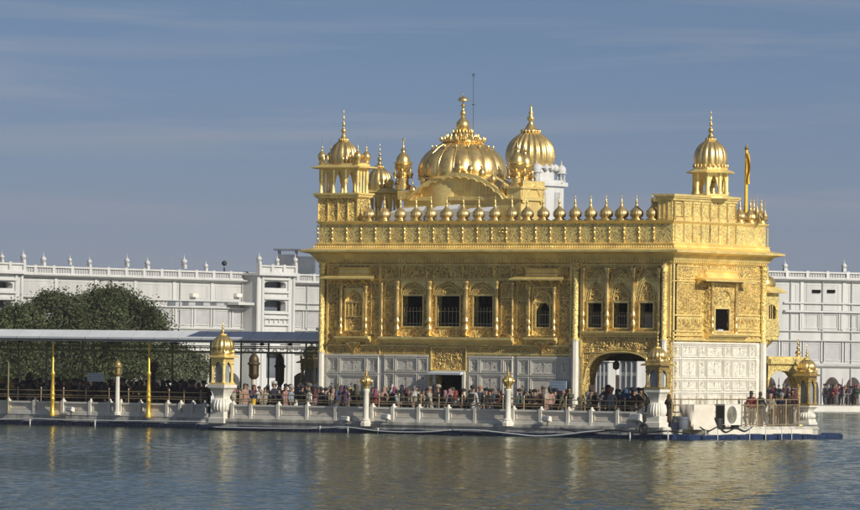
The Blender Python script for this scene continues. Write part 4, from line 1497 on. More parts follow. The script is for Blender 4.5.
# gilded footbridge arch from the end face to the far kiosk
ga = MB(SIDE)
gy0 = S_B + .1
xk2 = W_B + .85
yk2 = (lambda: (806.5 - 671 - .85 * 16.4) / 11.5)()
ORD = lambda n: '%d%s' % (n, 'th' if 10 <= n % 100 <= 20 else {1: 'st', 2: 'nd', 3: 'rd'}.get(n % 10, 'th'))
gA, gB = sy(766, 365), Q(803, 365, W_B + .1)[0]
zq = lambda py, px=785: Q(px, py, W_B + .1)[1]
cv = arch(Q(768, 380, W_B + .1)[0], Q(797, 380, W_B + .1)[0], zq(388), zq(371), 16, 'flat', 7)
m = MB(SIDE)
m.arch_wall(gA, gB, [(gA, zq(388))] + cv + [(cv[-1][0] + .01, zq(371))] + [(gB, zq(371))], zq(364), -.3, .12)
m.box(gA, gB, zq(364), zq(359), -.45, .30)
m.box(gA, gB, zq(359), zq(356.5), -.25, .16)
m.tube((Q(800, 385, W_B)[0], DECK, .0), (Q(800, 385, W_B)[0], zq(371), .0), .16, .13, n=10)
m.build('gateway_arch', 'gold_embossed', temple)
m = MB(SIDE)
finial(m, Q(798, 357, W_B)[0], 0, zq(357), 1.1, .16)
m.build('finial', 'gold_dome', temple, smooth=True)

# ---------------------------------------------------------------- terrace and causeway
TX0, TX1, TY0, TY1 = P(209, 420, -2.7)[0], W_B + 1.35, -2.75, 11.7
m = MB(WORLD)
m.box(TX0, TX1, .02, DECK - .002, -TY1, -TY0)
m.box(TX0 - .06, TX1 + .05, DECK - .16, DECK - .06, -TY1 - .05, -TY0 + .06)
kind(m.build('pavement', 'pave'))
CX0, CY0, CY1 = -46.0, 1.5, 7.0
m = MB(WORLD)
m.box(CX0, TX0 - .002, .02, DECK - .004, -CY1, -CY0)
kind(m.build('path', 'pave'))


def parapet_wall(name, label, posts, d, px_a, px_b, cap_py=408.5, body='marble', pan='marble_panel'):
    """marble balustrade: plinth, sunk grey panels, coping and posts; d is how far it stands in front of y=0"""
    y = -d
    zt = P((posts[0] + posts[-1]) / 2, cap_py, y)[1]
    a0, a1 = P(px_a, 410, y)[0], P(px_b, 410, y)[0]
    root = thing(name, label, 'balustrade', ((a0 + a1) / 2, y, DECK))
    m = MB(FRONT)
    m.box(a0, a1, DECK - .05, DECK + .14, d - .12, d + .12)
    m.box(a0, a1, DECK + .14, DECK + .19, d - .09, d + .09)
    m.build('plinth', body, root)
    m = MB(FRONT)
    m.box(a0, a1, zt - .09, zt, d - .11, d + .11)
    m.box(a0, a1, zt - .12, zt - .09, d - .08, d + .08)
    m.build('coping', body, root)
    xs = [P(p, 410, y)[0] for p in posts]
    for i, x in enumerate(xs):
        m = MB(FRONT)
        m.box(x - .085, x + .085, DECK - .04, zt + .05, d - .13, d + .14)
        m.lathe([(.09, 0), (.09, .03), (.065, .06), (.06, .11), (.02, .14)], x, d, zt + .05, 10)
        m.build('post', body, root)
    ed = sorted([a0] + xs + [a1])
    for p, q in zip(ed[:-1], ed[1:]):
        if q - p < .3: continue
        m = MB(FRONT)
        m.box(p + .1, q - .1, DECK + .19, zt - .12, d - .05, d + .03)
        pn = m.build('panel', pan, root)
        m = MB(FRONT)
        frame_rect(m, p + .16, q - .16, DECK + .22, zt - .15, d + .03, d + .06, .045)
        fo = m.build('panel_frame', body, root)
        sub(fo, pn); fixp(pn)
    return zt, a0, a1


T_D = 2.45
posts_f = [233.5, 252, 279, 308, 336.6, 373, 393.8, 419.6, 448.7, 476, 514, 541.5, 569, 592, 618.5, 642]
zt1, ta0, ta1 = parapet_wall('marble_balustrade', 'marble balustrade with grey panels along the terrace below the temple', posts_f, T_D, 231, 652, 408)
C_D = -1.6
posts_c = [-20, 8.4, 35.2, 63.5, 91, 110, 121, 140.5, 168, 181, 193, 205]
zt2, ca0, ca1 = parapet_wall('marble_balustrade', 'marble balustrade with grey panels along the causeway at the left', posts_c, C_D, -40, 209, 402)


def metal_rail(label, px_list, d, z0, z1, px_a, px_b, group=None, fr=None, bars=None):
    a0, a1 = P(px_a, 400, -d)[0], P(px_b, 400, -d)[0]
    root = thing('metal_railing', label, 'railing', ((a0 + a1) / 2, -d, DECK))
    for px in px_list:
        x = P(px, 400, -d)[0]
        m = MB(FRONT)
        m.tube((x, DECK, d), (x, z1 + .05, d), .032, n=8)
        m.lathe([(.02, 0), (.05, .05), (.04, .1), (.005, .15)], x, d, z1 + .04, 8)
        m.build('post', 'rail', root, smooth=True, angle=R(50))
    for z in (z1, z0 + (z1 - z0) * .45, z0 + .08):
        m = MB(FRONT)
        m.tube((a0, z, d), (a1, z, d), .024, n=8)
        m.build('rail', 'rail', root, smooth=True, angle=R(50))
    return root


zr1 = P(430, 397.5, -2.2)[1]
metal_rail('dull brass railing behind the marble balustrade of the temple terrace', [240, 262, 284, 309, 329, 349, 379, 399, 421, 439, 462, 484, 503, 524, 545, 566, 585, 600, 625, 648],
           2.2, DECK + .8, zr1, 236, 648)
zr2 = P(100, 391, 1.9)[1]
metal_rail('dull brass railing behind the marble balustrade of the causeway', [-18, 18, 41, 63.5, 86, 109, 128.5, 149, 169, 184, 201], -1.9, DECK + .8, zr2, -40, 207)


# lantern kiosks: carved marble pedestal, gilded lantern house, fluted dome
def lantern_kiosk(label, x, y, z0, z_top, z_eave, z_dome, z_fin, w=.83, ped_w=1.0, group='gilded lantern kiosks around the terrace', house='gold_shaded', dome_r=.47):
    root = thing('lantern_kiosk', label, 'kiosk', (x, y, z0), group)
    d = -y
    H = z_top - z0
    m = MB(FRONT)
    pw = ped_w / 2
    def sq(r, z): return (r * math.sqrt(2), z)
    m.lathe([sq(pw * .98, 0), sq(pw * .98, H * .13), sq(pw * .86, H * .15), sq(pw * .86, H * .30)], x, d, z0, 4, ph=PI / 4)
    m.lathe([sq(pw * .80, H * .86), sq(pw * .98, H * .90), sq(pw * 1.08, H * .92), sq(pw * 1.08, H), ], x, d, z0, 4, ph=PI / 4)
    m.lathe([sq(pw * .58, H * .64), sq(pw * .60, H * .70), sq(pw * .70, H * .78), sq(pw * .86, H * .862)], x, d, z0, 4, ph=PI / 4)
    m.tube((x, z0 + .1, d), (x, z0 + H * .9, d), pw * .5, n=8)
    m.build('pedestal', 'marble', root)
    m = MB(FRONT)
    m.lathe([(pw * .95, H * .30), (pw * 1.12, H * .36), (pw * 1.17, H * .44), (pw * 1.12, H * .52), (pw * .98, H * .60), (pw * .75, H * .65)], x, d, z0, 80, 20, .12)
    m.build('fluted_bowl', 'marble', root, smooth=True, angle=R(60))
    h = w / 2
    m = MB(FRONT)
    m.box(x - h * 1.15, x + h * 1.15, z_top + .002, z_top + .10, d - h * 1.15, d + h * 1.15)
    m.box(x - h, x + h, z_eave - .22, z_eave, d - h, d + h)
    for sx in (-1, 1):
        for s2 in (-1, 1):
            m.lathe([(.10, 0), (.10, .1), (.065, .14), (.065, z_eave - z_top - .5), (.10, z_eave - z_top - .42), (.07, z_eave - z_top - .36), (.10, z_eave - z_top - .22)],
                    x + sx * (h - .06), d + s2 * (h - .06), z_top + .08, 10)
    for fr_, a_, dd in ((FRONT, x, d), (Frame((x, 0, 0), (0, 1, 0)), y, 0)):
        m.fr = fr_
        for s2 in (-1, 1):
            off = dd + s2 * (h - .05)
            b0_, b1_ = z_top + .10, z_eave - .22
            cv_ = arch(a_ - h * .62, a_ + h * .62, b0_ + (b1_ - b0_) * .6, b1_ - .06, 12, 'point', 5)
            m.arch_wall(a_ - h, a_ + h, [(a_ - h * .8, b0_)] + [(a_ - h * .62, b0_)] + cv_ + [(a_ + h * .62, b0_)] + [(a_ + h * .8, b0_)], b1_, off - .02, off + .02)
    m.build('lantern_house', house, root)
    m = MB(FRONT)
    m.box(x - h * .62, x + h * .62, z_top + .1, z_eave - .2, d - h * .62, d + h * .62)
    m.build('glass', 'glass', root)
    m = MB(FRONT)
    e = h * 1.42
    m.lathe([sq(h, -.02), sq(e, -.06), sq(e, .0), sq(h * 1.05, .07), sq(h * 1.05, .16), sq(h * .8, .18)], x, d, z_eave, 4, ph=PI / 4)
    m.build('eave', house, root)
    m = MB(FRONT)
    r = dome_r
    zb = z_eave + .14
    Hd = z_dome - zb
    m.lathe([(r * .92, 0, 0), (r * .95, Hd * .06, 0), (r * .84, Hd * .12, .5), (r * .98, Hd * .22), (r * 1.03, Hd * .38), (r * .97, Hd * .55), (r * .78, Hd * .73), (r * .5, Hd * .88), (r * .26, Hd * .97, .3), (r * .16, Hd, 0)],
            x, d, zb, 84, 14, .10)
    for q in range(14):
        t = 2 * PI * q / 14
        m.blob(x + r * .28 * math.cos(t), z_dome - .04, d + r * .28 * math.sin(t), .05, 1, 1.4, 1, 5)
    for sx in (-1, 1):
        for s2 in (-1, 1):
            m.lathe([(.06, 0), (.04, .04), (.08, .12), (.07, .17), (.01, .25), (.006, .36)], x + sx * h * .95, d + s2 * h * .95, z_eave + .12, 8)
    m.build('dome', 'gold_bright', root, smooth=True)
    m = MB(FRONT)
    finial(m, x, d, z_dome - .02, z_fin - z_dome, .11)
    m.build('finial', 'gold_bright', root, smooth=True)
    return root


def kiosk_at(label, px, y, pys, z0=None, **kw):
    x = P(px, 400, y)[0]
    Zp = lambda py: P(px, py, y)[1]
    base, top, eave_, dm, fn = pys
    return lantern_kiosk(label, x, y, Zp(base) if z0 is None else z0, Zp(top), Zp(eave_), Zp(dm), Zp(fn), **kw)


kiosk_at('gilded lantern kiosk on a marble pedestal at the left end of the terrace balustrade', 222, -2.45, (423, 384.5, 356.5, 334, 318), house='gold', dome_r=.58)
kiosk_at('gilded lantern kiosk on a marble pedestal in front of the great arch', 657, -2.45, (427.5, 389, 364.5, 347, 331), ped_w=.84)
kiosk_at('gilded lantern kiosk on a marble pedestal at the far right terrace corner', 806.5, 11.0, (424.5, 405.5, 375, 358.5, 343), w=.74, ped_w=.82)
kiosk_at('gilded lantern kiosk half hidden behind the left corner of the temple', 311, 10.6, (420, 384, 362, 346, 332))


# lamp pillars with golden balls in front of the balustrade
def ball_pillar(label, px, y, group='marble pillars with golden balls'):
    x = P(px, 400, y)[0]
    Zp = lambda py: P(px, py, y)[1]
    z0 = Zp(426)
    root = thing('ball_pillar', label, 'pillar', (x, y, z0), group)
    m = MB(FRONT)
    m.lathe([(.30, 0), (.30, .16), (.22, .26), (.24, .30), (.17, .38)], x, -y, z0, 8, ph=PI / 8)
    m.lathe([(.17, .36), (.155, .5), (.14, Zp(392) - z0), (.17, Zp(391) - z0), (.17, Zp(389.5) - z0), (.12, Zp(388.5) - z0)], x, -y, z0, 12)
    m.build('shaft', 'marble', root, smooth=True, angle=R(35))
    m = MB(FRONT)
    zb = Zp(389)
    m.lathe([(.10, 0), (.18, .04), (.12, .10), (.20, .18), (.27, .30), (.29, .42), (.26, .53), (.18, .62), (.10, .68), (.06, .72)], x, -y, zb, 48, 12, .10)
    for q in range(8):
        t = 2 * PI * q / 8
        m.blob(x + .29 * math.cos(t), zb + .40, -y + .29 * math.sin(t), .05, 1, 1.5, 1, 6)
    m.build('golden_ball', 'gold_bright', root, smooth=True)
    m = MB(FRONT)
    finial(m, x, -y, zb + .70, .42, .09)
    m.build('finial', 'gold_bright', root, smooth=True)


ball_pillar('marble pillar with golden ball left of the temple doorway', 366, -2.85)
ball_pillar('marble pillar with golden ball right of the temple doorway', 508, -2.85)


# lantern posts under and beside the canopy
def lantern_post(label, px, y, py_top, py_base, py_bot, matl, post='marble', s=1.0):
    x = P(px, 400, y)[0]
    Zp = lambda py: P(px, py, y)[1]
    root = thing('lantern_post', label, 'lamp post', (x, y, DECK), 'lantern posts along the causeway')
    m = MB(FRONT)
    m.lathe([(.20, 0), (.20, .12), (.13, .2), (.11, Zp(py_bot) - DECK)], x, -y, DECK, 8)
    m.build('post', post, root)
    m = MB(FRONT)
    h = Zp(py_top) - Zp(py_bot); z = Zp(py_bot)
    r = .28 * s
    m.lathe([(r * .5, 0), (r * .8, h * .06), (r * .95, h * .12), (r * 1.0, h * .16), (r * .82, h * .18), (r * .86, h * .50), (r * 1.25, h * .53), (r * 1.15, h * .57), (r * .9, h * .62), (r * .95, h * .70),
             (r * .7, h * .82), (r * .3, h * .90), (r * .1, h * .95), (.01, h)], x, -y, z, 12)
    for q in range(6):
        t = 2 * PI * q / 6
        m.tube((x + r * .9 * math.cos(t), z + h * .17, -y + r * .9 * math.sin(t)), (x + r * .95 * math.cos(t), z + h * .52, -y + r * .95 * math.sin(t)), .025, n=5)
    m.build('lantern', matl, root, smooth=True, angle=R(40))
    return root


lantern_post('small brass lantern on a white post between the two gold poles', 117.3, 1.3, 359, 0, 376.5, 'brass', s=.8)
lantern_post('dark brass lantern on a grey post right of the left kiosk', 253.5, .4, 351, 0, 379, 'brass_dark', 'marble_panel', 1.0)
lantern_post('darkest lantern under the canopy, right of the grey lantern post', 279.5, 6.4, 351, 0, 385, 'brass_dark', 'black', .9)
lantern_post('dim lantern under the canopy left of the first gold pole', 29, 6.5, 371, 0, 386, 'brass_dark', 'black', .8)
lantern_post('dim lantern right beside the second gold pole', 153, 3.2, 361, 0, 372, 'brass_dark', 'black', .8)

# ---------------------------------------------------------------- canopy over the causeway
can = thing('canopy', 'long pale flat canopy on slim posts over the causeway at left', 'canopy', (-20, 4, DECK))
cy0, cy1 = .9, 7.6
cz0, cz1 = P(100, 338.8, cy0)[1], P(100, 330, cy0)[1]
cxl, cxr = CX0, -.35
m = MB(FRONT)
m.wedge(cxl, cxr, [(-cy0, cz0), (-cy0, cz0 + .10), (-cy0 - .55, cz1), (-cy1, cz1 + .02), (-cy1, cz1 - .10), (-cy0 - .5, cz1 - .14)])
m.build('roof', 'canopy', can)
for q in range(30):                            # sheet joints and drip streak plates along the fascia
    m = MB(FRONT)
    x = cxl + .8 + (cxr - cxl - 1.0) * q / 29
    m.wedge(x - .01, x + .01, [(-cy0 + .012, cz0 + .0), (-cy0 + .012, cz0 + .10), (-cy0 - .54, cz1 + .012), (-cy0 - .54, cz1 - .05)])
    m.build('sheet_joint', 'white_panel', can)
for px in (20, 70, 112, 176, 232, 262, 290):    # ceiling fans
    x = P(px, 345, 3.2)[0]
    m = MB(FRONT)
    m.tube((x, cz1 - .12, -3.2), (x, cz1 - .62, -3.2), .02, n=5)
    m.lathe([(.05, 0), (.13, .03), (.13, .10), (.04, .13)], x, -3.2, cz1 - .72, 10)
    for k in range(3):
        an = k * 2.094 + px
        m.tube((x, cz1 - .66, -3.2), (x + .6 * math.cos(an), cz1 - .66, -3.2 + .6 * math.sin(an)), .035, n=4)
    m.build('ceiling_fan', 'black', can)
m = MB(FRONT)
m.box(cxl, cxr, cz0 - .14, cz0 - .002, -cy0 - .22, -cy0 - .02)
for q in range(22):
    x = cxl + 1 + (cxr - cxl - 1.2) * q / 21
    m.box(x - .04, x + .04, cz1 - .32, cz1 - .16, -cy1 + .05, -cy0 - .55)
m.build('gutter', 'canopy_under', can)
zbm = P(100, 350.5, 1.4)[1]
m = MB(FRONT)
for yy in (1.4, 4.2, 7.0):
    m.tube((cxl, zbm, -yy), (cxr, zbm, -yy), .05, n=8)
    m.tube((cxl, zbm + .22 if yy > 1.5 else zbm + .30, -yy), (cxr, zbm + .22 if yy > 1.5 else zbm + .30, -yy), .03, n=6)
for q in range(11):
    x = cxl + 1.2 + (cxr - cxl - 2) * q / 10
    m.tube((x, zbm, -1.4), (x, zbm, -7.0), .04, n=6)
m.build('beam', 'beam', can)
# wrought scroll brackets near the temple
m = MB(FRONT)
for px in (226, 240, 254, 268, 282, 296, 310):
    x = P(px, 346, 4.2)[0]
    for s in (-1, 1):
        pts = []
        for k in range(14):
            t = k / 13 * 4.4
            r = .24 * (1 - k / 18)
            pts.append(FRONT(x + s * (.28 - r * math.cos(t)), zbm + .12 + r * math.sin(t) * .6, -4.2))
        m.path(pts, .026, 5)
m.build('scroll_bracket', 'black', can)


def canopy_pole(px, y, big, matl, root=None):
    x = P(px, 400, y)[0]
    m = MB(FRONT)
    zt = cz1 - .15
    if big:
        H = zt - DECK
        z374 = P(px, 374, y)[1] - DECK
        m.lathe([(.15, -.1), (.15, .12), (.115, .2), (.115, .75), (.135, .78), (.10, .85), (.12, 1.0), (.14, 1.06), (.10, 1.14), (.12, 1.25), (.10, 1.4), (.075, z374 - .1), (.12, z374), (.12, z374 + .06),
                 (.06, z374 + .18), (.055, H)], x, -y, DECK, 14)
    else:
        m.lathe([(.07, 0), (.05, .1), (.045, zt - DECK)], x, -y, DECK, 10)
    return m.build('pole', matl, root, smooth=True, angle=R(50))


for px in (52.5, 148.5):
    canopy_pole(px, 1.3, True, 'gold_pole', can)
for px, yy in ((-6, 4.2), (18, 7.0), (93.5, 4.2), (82, 7.0), (172, 7.0), (240.5, 1.4), (268, 4.2), (305.5, 1.4), (8, 1.4), (210, 7.0), (46, 4.2)):
    canopy_pole(px, yy, False, 'beam', can)

# sign boards (too far away to read)
def sign(label, x0, x1, y0, y1, v, matl, post=True, lines=3):
    a0, b1 = P(x0, y0, v); a1, b0 = P(x1, y1, v)
    root = thing('sign_board', label, 'sign', ((a0 + a1) / 2, v, DECK))
    m = MB(FRONT); m.box(a0, a1, b0, b1, -v - .02, -v + .02)
    m.build('board', matl, root)
    m = MB(FRONT)
    for q in range(lines):
        zz_ = b1 - (b1 - b0) * (q + .8) / (lines + .6)
        a = a0 + .06
        while a < a1 - .15:
            w_ = rnd.uniform(.04, .12)
            m.box(a, a + w_, zz_, zz_ + .035, -v + .021, -v + .026); a += w_ + .03
    m.build('lettering', 'signtext', root)
    m = MB(FRONT)
    for a in (a0 + .08, a1 - .08) if post else ((a0 + a1) / 2,): m.tube((a, DECK, -v - .05), (a, b1 - .05, -v - .05), .025, n=6)
    m.build('post', 'beam', root)


sign('pale notice board above the crowd between the two gold poles', 87.5, 103.5, 373, 381.5, 2.6, 'sign')
sign('blue notice board on the marble wall left of the arch', 549.5, 566.5, 380.8, 390.5, -.35, 'sign_blue')

# ---------------------------------------------------------------- right side platform, railing, machines
m = MB(WORLD)
sx0, sx1 = TX1 - .3, W_B + 2.3
m.box(TX1 + .002, sx1, .10, DECK - .12, -9.6, .1)
kind(m.build('pavement', 'marble_warm'))
root = thing('metal_railing', 'brass railing with upright bars around the right side of the terrace', 'railing', (W_B + 1.25, 5, DECK))
rx = W_B + 1.25
zra = Q(770, 399.5, rx)[1]; zrm = Q(770, 405, rx)[1]
y_a, y_b = Q(672, 400, rx)[0], Q(800, 400, rx)[0]
RF = Frame((rx, 0, 0), (0, 1, 0))
for px in (672, 681, 700, 717, 742, 757.5, 773.5, 786, 799):
    m = MB(RF); a = Q(px, 405, rx)[0]
    m.tube((a, DECK - .05, 0), (a, zra + .05, 0), .035, n=8)
    m.build('post', 'rail', root, smooth=True, angle=R(50))
for z in (zra, zrm, DECK + .1):
    m = MB(RF); m.tube((y_a, z, 0), (y_b, z, 0), .028, n=8)
    m.build('rail', 'rail', root, smooth=True, angle=R(50))
m = MB(RF)
y_m = Q(746, 400, rx)[0]
n = 44
for q in range(n):
    a = y_m + (y_b - y_m) * q / n
    m.tube((a, DECK + .1, 0), (a, zrm, 0), .012, n=4)
m.build('bars', 'rail', root)


def ac_unit(label, px0, px1, py0, py1, x):
    a0, a1 = Q(px0, 410, x)[0], Q(px1, 410, x)[0]
    z0, z1 = Q(px0, py1, x)[1], Q(px0, py0, x)[1]
    f = Frame((x, 0, 0), (0, 1, 0))
    root = thing('air_conditioner', label, 'air conditioner', (x, (a0 + a1) / 2, z0))
    m = MB(f); m.box(a0, a1, z0, z1, -.55, 0)
    m.box(a0 - .02, a1 + .02, z1, z1 + .03, -.57, .02)
    m.build('casing', 'ac', root)
    m = MB(f)
    c = a0 + (a1 - a0) * .42; zc_ = (z0 + z1) / 2; r = min((a1 - a0) * .36, (z1 - z0) * .42)
    for rr in (r, r * .8, r * .6, r * .4, r * .2):
        for q in range(20):
            t0, t1 = 2 * PI * q / 20, 2 * PI * (q + 1) / 20
            m.tube((c + rr * math.cos(t0), zc_ + rr * math.sin(t0), .02), (c + rr * math.cos(t1), zc_ + rr * math.sin(t1), .02), .015, n=4)
    m.build('grille', 'brass', root)
    m = MB(f)
    i = m.pts([(c + r * math.cos(2 * PI * q / 24), zc_ + r * math.sin(2 * PI * q / 24), .006) for q in range(24)])
    m.face(range(i, i + 24))
    for q in range(8): m.box(a0 - .001, a0 + .0, z0, z0, 0, 0) if False else None
    m.build('fan', 'glass', root)
    m = MB(f)
    for k in range(9):
        b = z0 + .08 + (z1 - z0 - .16) * k / 9
        m.box(a0 - .02, a0 - .005, b, b + .03, -.5, -.05)
    m.box(a0 - .004, a0 + .0, z0 + .05, z1 - .05, -.52, -.03)
    m.build('side_louvre', 'black', root)
    m = MB(f)
    for a in (a0 + .1, a1 - .1): m.box(a - .04, a + .04, DECK - .12, z0, -.5, -.05)
    m.build('foot', 'black', root)
    return root


AX = W_B + 2.0
ac_unit('cream air conditioner unit with round fan grille beside the brass side railing', 725, 741, 404.5, 425, AX)
# covered machine
a0, a1 = Q(694, 410, AX)[0], Q(714, 410, AX)[0]
z0_, z1_ = DECK - .12, Q(704, 404.5, AX)[1]
f = Frame((AX, 0, 0), (0, 1, 0))
bmv = MB(f)
N1, N2 = 26, 10
for j in range(N2 + 1):
    t = j / N2
    z = z1_ + (z0_ - z1_) * t
    for k in range(N1):
        an = 2 * PI * k / N1
        ex = .5 * (a1 - a0) * (1 + .05 * t); ed = .42 * (1 + .1 * t)
        cxx = max(-1, min(1, 1.5 * math.cos(an))); cdd = max(-1, min(1, 1.5 * math.sin(an)))
        wv = 1 + .10 * math.sin(an * 4 + t * 5) * t + .04 * math.sin(an * 9 + t * 3) + .03 * math.sin(t * 9)
        bmv.v.append(tuple(f((a0 + a1) / 2 + ex * cxx * wv, z, -.42 + ed * cdd * wv)))
for j in range(N2):
    for k in range(N1):
        k2 = (k + 1) % N1
        bmv.face((j * N1 + k, j * N1 + k2, (j + 1) * N1 + k2, (j + 1) * N1 + k))
bmv.face(range(N1))
tag(bmv.build('covered_machine', 'cloth', None, smooth=True, angle=R(50)), 'boxy machine under a beige canvas cover left of the air conditioner', 'covered machine')
# dark buckets and a bin between them
for (px, h, r, lab) in ((684, .62, .30, 'grey tub standing left of the canvas-covered machine'), (720, .55, .22, 'dark drum between the canvas cover and the air conditioner')):
    m = MB(Frame((AX - .1, 0, 0), (0, 1, 0)))
    a = Q(px, 415, AX - .1)[0]
    m.lathe([(r * .8, 0), (r * .95, .05), (r, h * .8), (r * 1.1, h * .82), (r * 1.1, h), (r * .9, h), (r * .85, h - .08)], a, -.1, DECK - .12, 16)
    tag(m.build('tub', 'grey' if px < 700 else 'black', None, smooth=True, angle=R(40)), lab, 'tub')


# floodlight boxes on the balustrade face
def flood(label, px, py, v, s=.3):
    x, z = P(px, py, v)
    root = thing('floodlight', label, 'floodlight', (x, v, z), 'small floodlights on the balustrades')
    m = MB(FRONT)
    m.wedge(x - s * .6, x + s * .6, [(-v - .1, z - s * .4), (-v + .18, z - s * .2), (-v + .12, z + s * .45), (-v - .1, z + s * .3)])
    m.build('housing', 'ac', root)
    m = MB(FRONT)
    m.wedge(x - s * .45, x + s * .45, [(-v + .185, z - s * .12), (-v + .195, z - s * .12), (-v + .14, z + s * .38), (-v + .13, z + s * .38)])
    m.build('lens', 'glass', root)
    m = MB(FRONT)
    m.tube((x, z - s * 1.2, -v - .05), (x, z - s * .3, -v - .05), .03, n=6)
    m.build('bracket', 'black', root)


flood('cream floodlight box hanging left of the corner kiosk by the arch', 636.5, 418, -2.85, .5)
flood('white floodlight box right of the first gold pole', 70.5, 409.5, 1.25, .34)
flood('grey floodlight on the balustrade left of the left ball pillar', 346, 419, -2.8, .34)
flood('dark floodlight on the balustrade right of the left ball pillar', 386, 417, -2.8, .36)
flood('small floodlight on the balustrade right of the right ball pillar', 547, 419, -2.8, .36)

# ---------------------------------------------------------------- floats, hoses, tyres at the waterline
def pontoon_float(L_, matl, nm='pontoon_float'):
    m = MB(WORLD)
    h, w, r = .25, .42, .08
    ring(m, -L_ / 2 + r, -w / 2 + r, L_ / 2 - r, w / 2 - r, [(-.02, -.12), (r * .7, -.12), (r, -.06), (r, h - .08), (r * .6, h - .02), (-.06, h)], False)
    m.box(-L_ / 2 + .05, L_ / 2 - .05, h - .03, h - .01, -w / 2 + .05, w / 2 - .05)
    for s in (-1, 1): m.box(s * (L_ / 2 - .03) - .05, s * (L_ / 2 - .03) + .05, .05, .16, -w / 2 - .04, -w / 2 + .02)
    for k in range(4):
        x = -L_ / 2 + L_ * (k + .5) / 4
        m.box(x - .02, x + .02, .02, h - .05, w / 2 - .005, w / 2 + .015)
    return m.build(nm, matl)


fl_src = {}
def floats(lab, grp, matl, spots, L_=1.1):
    for i, (x, y, rz, z) in enumerate(spots):
        if matl not in fl_src:
            o = fl_src[matl] = pontoon_float(L_, matl)
        else:
            o = fl_src[matl].copy(); C.objects.link(o)
        o.location = (x, y, z); o.rotation_euler = (rnd.uniform(-.03, .03), rnd.uniform(-.03, .03), rz + rnd.uniform(-.04, .04))
        tag(o, lab % (ORD(i + 1)), 'float', grp)


sp = []
x = TX0 + .4
while x < TX1 - .2:
    sp.append((x, -3.06 + rnd.uniform(-.05, .05), 0, rnd.uniform(-.06, .0))); x += 1.16
floats('navy plastic float below the front terrace, %s from the left', 'navy floats along the front of the terrace', 'navy', sp)
sp = []
y = -2.2
while y < 10.9:
    sp.append((W_B + 2.6 + rnd.uniform(-.1, .1), y, PI / 2, rnd.uniform(-.04, .03))); y += 1.18
sp += [(W_B + 1.7, -3.1, 0, 0), (W_B + 2.3, -2.7, .3, .02), (W_B + 1.9, 12.1, .5, .02)]
floats('blue plastic float along the right terrace side, %s from the front', 'blue floats along the right side of the terrace', 'blue', sp)
M['navy2'] = M['navy']
sp = []
x = -44.0
while x < TX0 - .2:
    sp.append((x, 1.18, 0, rnd.uniform(-.05, .02))); x += 1.16
floats('dark navy float below the causeway balustrade, %s from the left', 'dark floats along the causeway', 'navy2', sp)


def hose(name, label, pts, r, matl='hose'):
    """smooth tube through points"""
    L_ = []
    n = len(pts)
    P_ = [Vector(p) for p in pts]
    for i in range(n - 1):
        p0 = P_[max(0, i - 1)]; p1 = P_[i]; p2 = P_[i + 1]; p3 = P_[min(n - 1, i + 2)]
        for k in range(8):
            t = k / 8
            L_.append(.5 * ((2 * p1) + (-p0 + p2) * t + (2 * p0 - 5 * p1 + 4 * p2 - p3) * t * t + (-p0 + 3 * p1 - 3 * p2 + p3) * t ** 3))
    L_.append(P_[-1])
    m = MB(); m.path(L_, r, 6)
    return tag(m.build(name, matl, None, smooth=True), label, 'hose')


def W3(px, py, v):
    x, z = P(px, py, v); return (x, v, z)


hose('hose', 'white hose sagging along the waterline right of the right ball pillar', [W3(452, 430, -3.3), W3(480, 430.5, -3.35), W3(510, 433.5, -3.4), W3(535, 436, -3.4), W3(560, 435, -3.4), W3(585, 432, -3.35), W3(604, 430.5, -3.3)], .04)
hose('hose', 'thin pale hose lying along the floats left of the doorway', [W3(212, 427, -3.3), W3(260, 428, -3.3), W3(310, 428.5, -3.3), W3(345, 427, -3.3), W3(380, 431, -3.35), W3(420, 432, -3.35), W3(452, 430, -3.3)], .03)
hose('hose', 'thin pale hose along the floats of the causeway', [W3(-5, 419.5, 0.95), W3(30, 418.5, .95), W3(60, 419.5, .95), W3(110, 420.5, .95), W3(150, 421, .95), W3(205, 421.5, .95)], .03)
hose('hose', 'dark cable looping below the corner kiosk by the arch', [W3(560, 428, -3.3), W3(585, 433, -3.35), W3(612, 430, -3.35), W3(640, 433, -3.35), W3(668, 431, -3.35), W3(690, 434, -3.3)], .035, 'black')
AXF = W_B + 2.35
def W4(px, py, u=None):
    u = AXF if u is None else u
    y, z = Q(px, py, u); return (u, y, z)
hose('hose', 'dark cable hanging in loops below the air conditioner', [W4(700, 427), W4(708, 431), W4(718, 427), W4(726, 432), W4(736, 428), W4(745, 431), W4(752, 427)], .035, 'black')
for px, lab in ((644, 'black tyre fender hanging below the corner kiosk by the arch'),):
    x, z = P(px, 429, -3.0)
    m = MB(FRONT)
    pts = [FRONT(x + .22 * math.cos(2 * PI * k / 16), z + .22 * math.sin(2 * PI * k / 16), 3.0) for k in range(17)]
    m.path(pts, .07, 8)
    tag(m.build('tyre', 'black', None, smooth=True), lab, 'tyre')
for k, (px, py, v) in enumerate(((95, 424, .9), (30, 423, .9), (320, 430, -3.3), (348, 431, -3.3), (378, 432, -3.3), (630, 436, -3.35), (668, 435, -3.35))):
    x, z = P(px, py, v)
    m = MB(FRONT)
    m.tube((x, -.1, -v), (x, z + .12, -v), .035, n=8); m.blob(x, z + .16, -v, .06, 1, 1, 1, 6)
    tag(m.build('mooring_peg', 'white_trim', None, smooth=True), ['small white mooring peg at the waterline right of the small lantern post', 'small white mooring peg at the waterline left of the first gold pole', 'small white mooring peg below the left corner of the temple', 'small white mooring peg just left of the left ball pillar', 'small white mooring peg just right of the left ball pillar', 'small white mooring peg below the right half of the great arch', 'small white mooring peg right of the kiosk before the arch'][k], 'peg', 'white mooring pegs at the waterline')
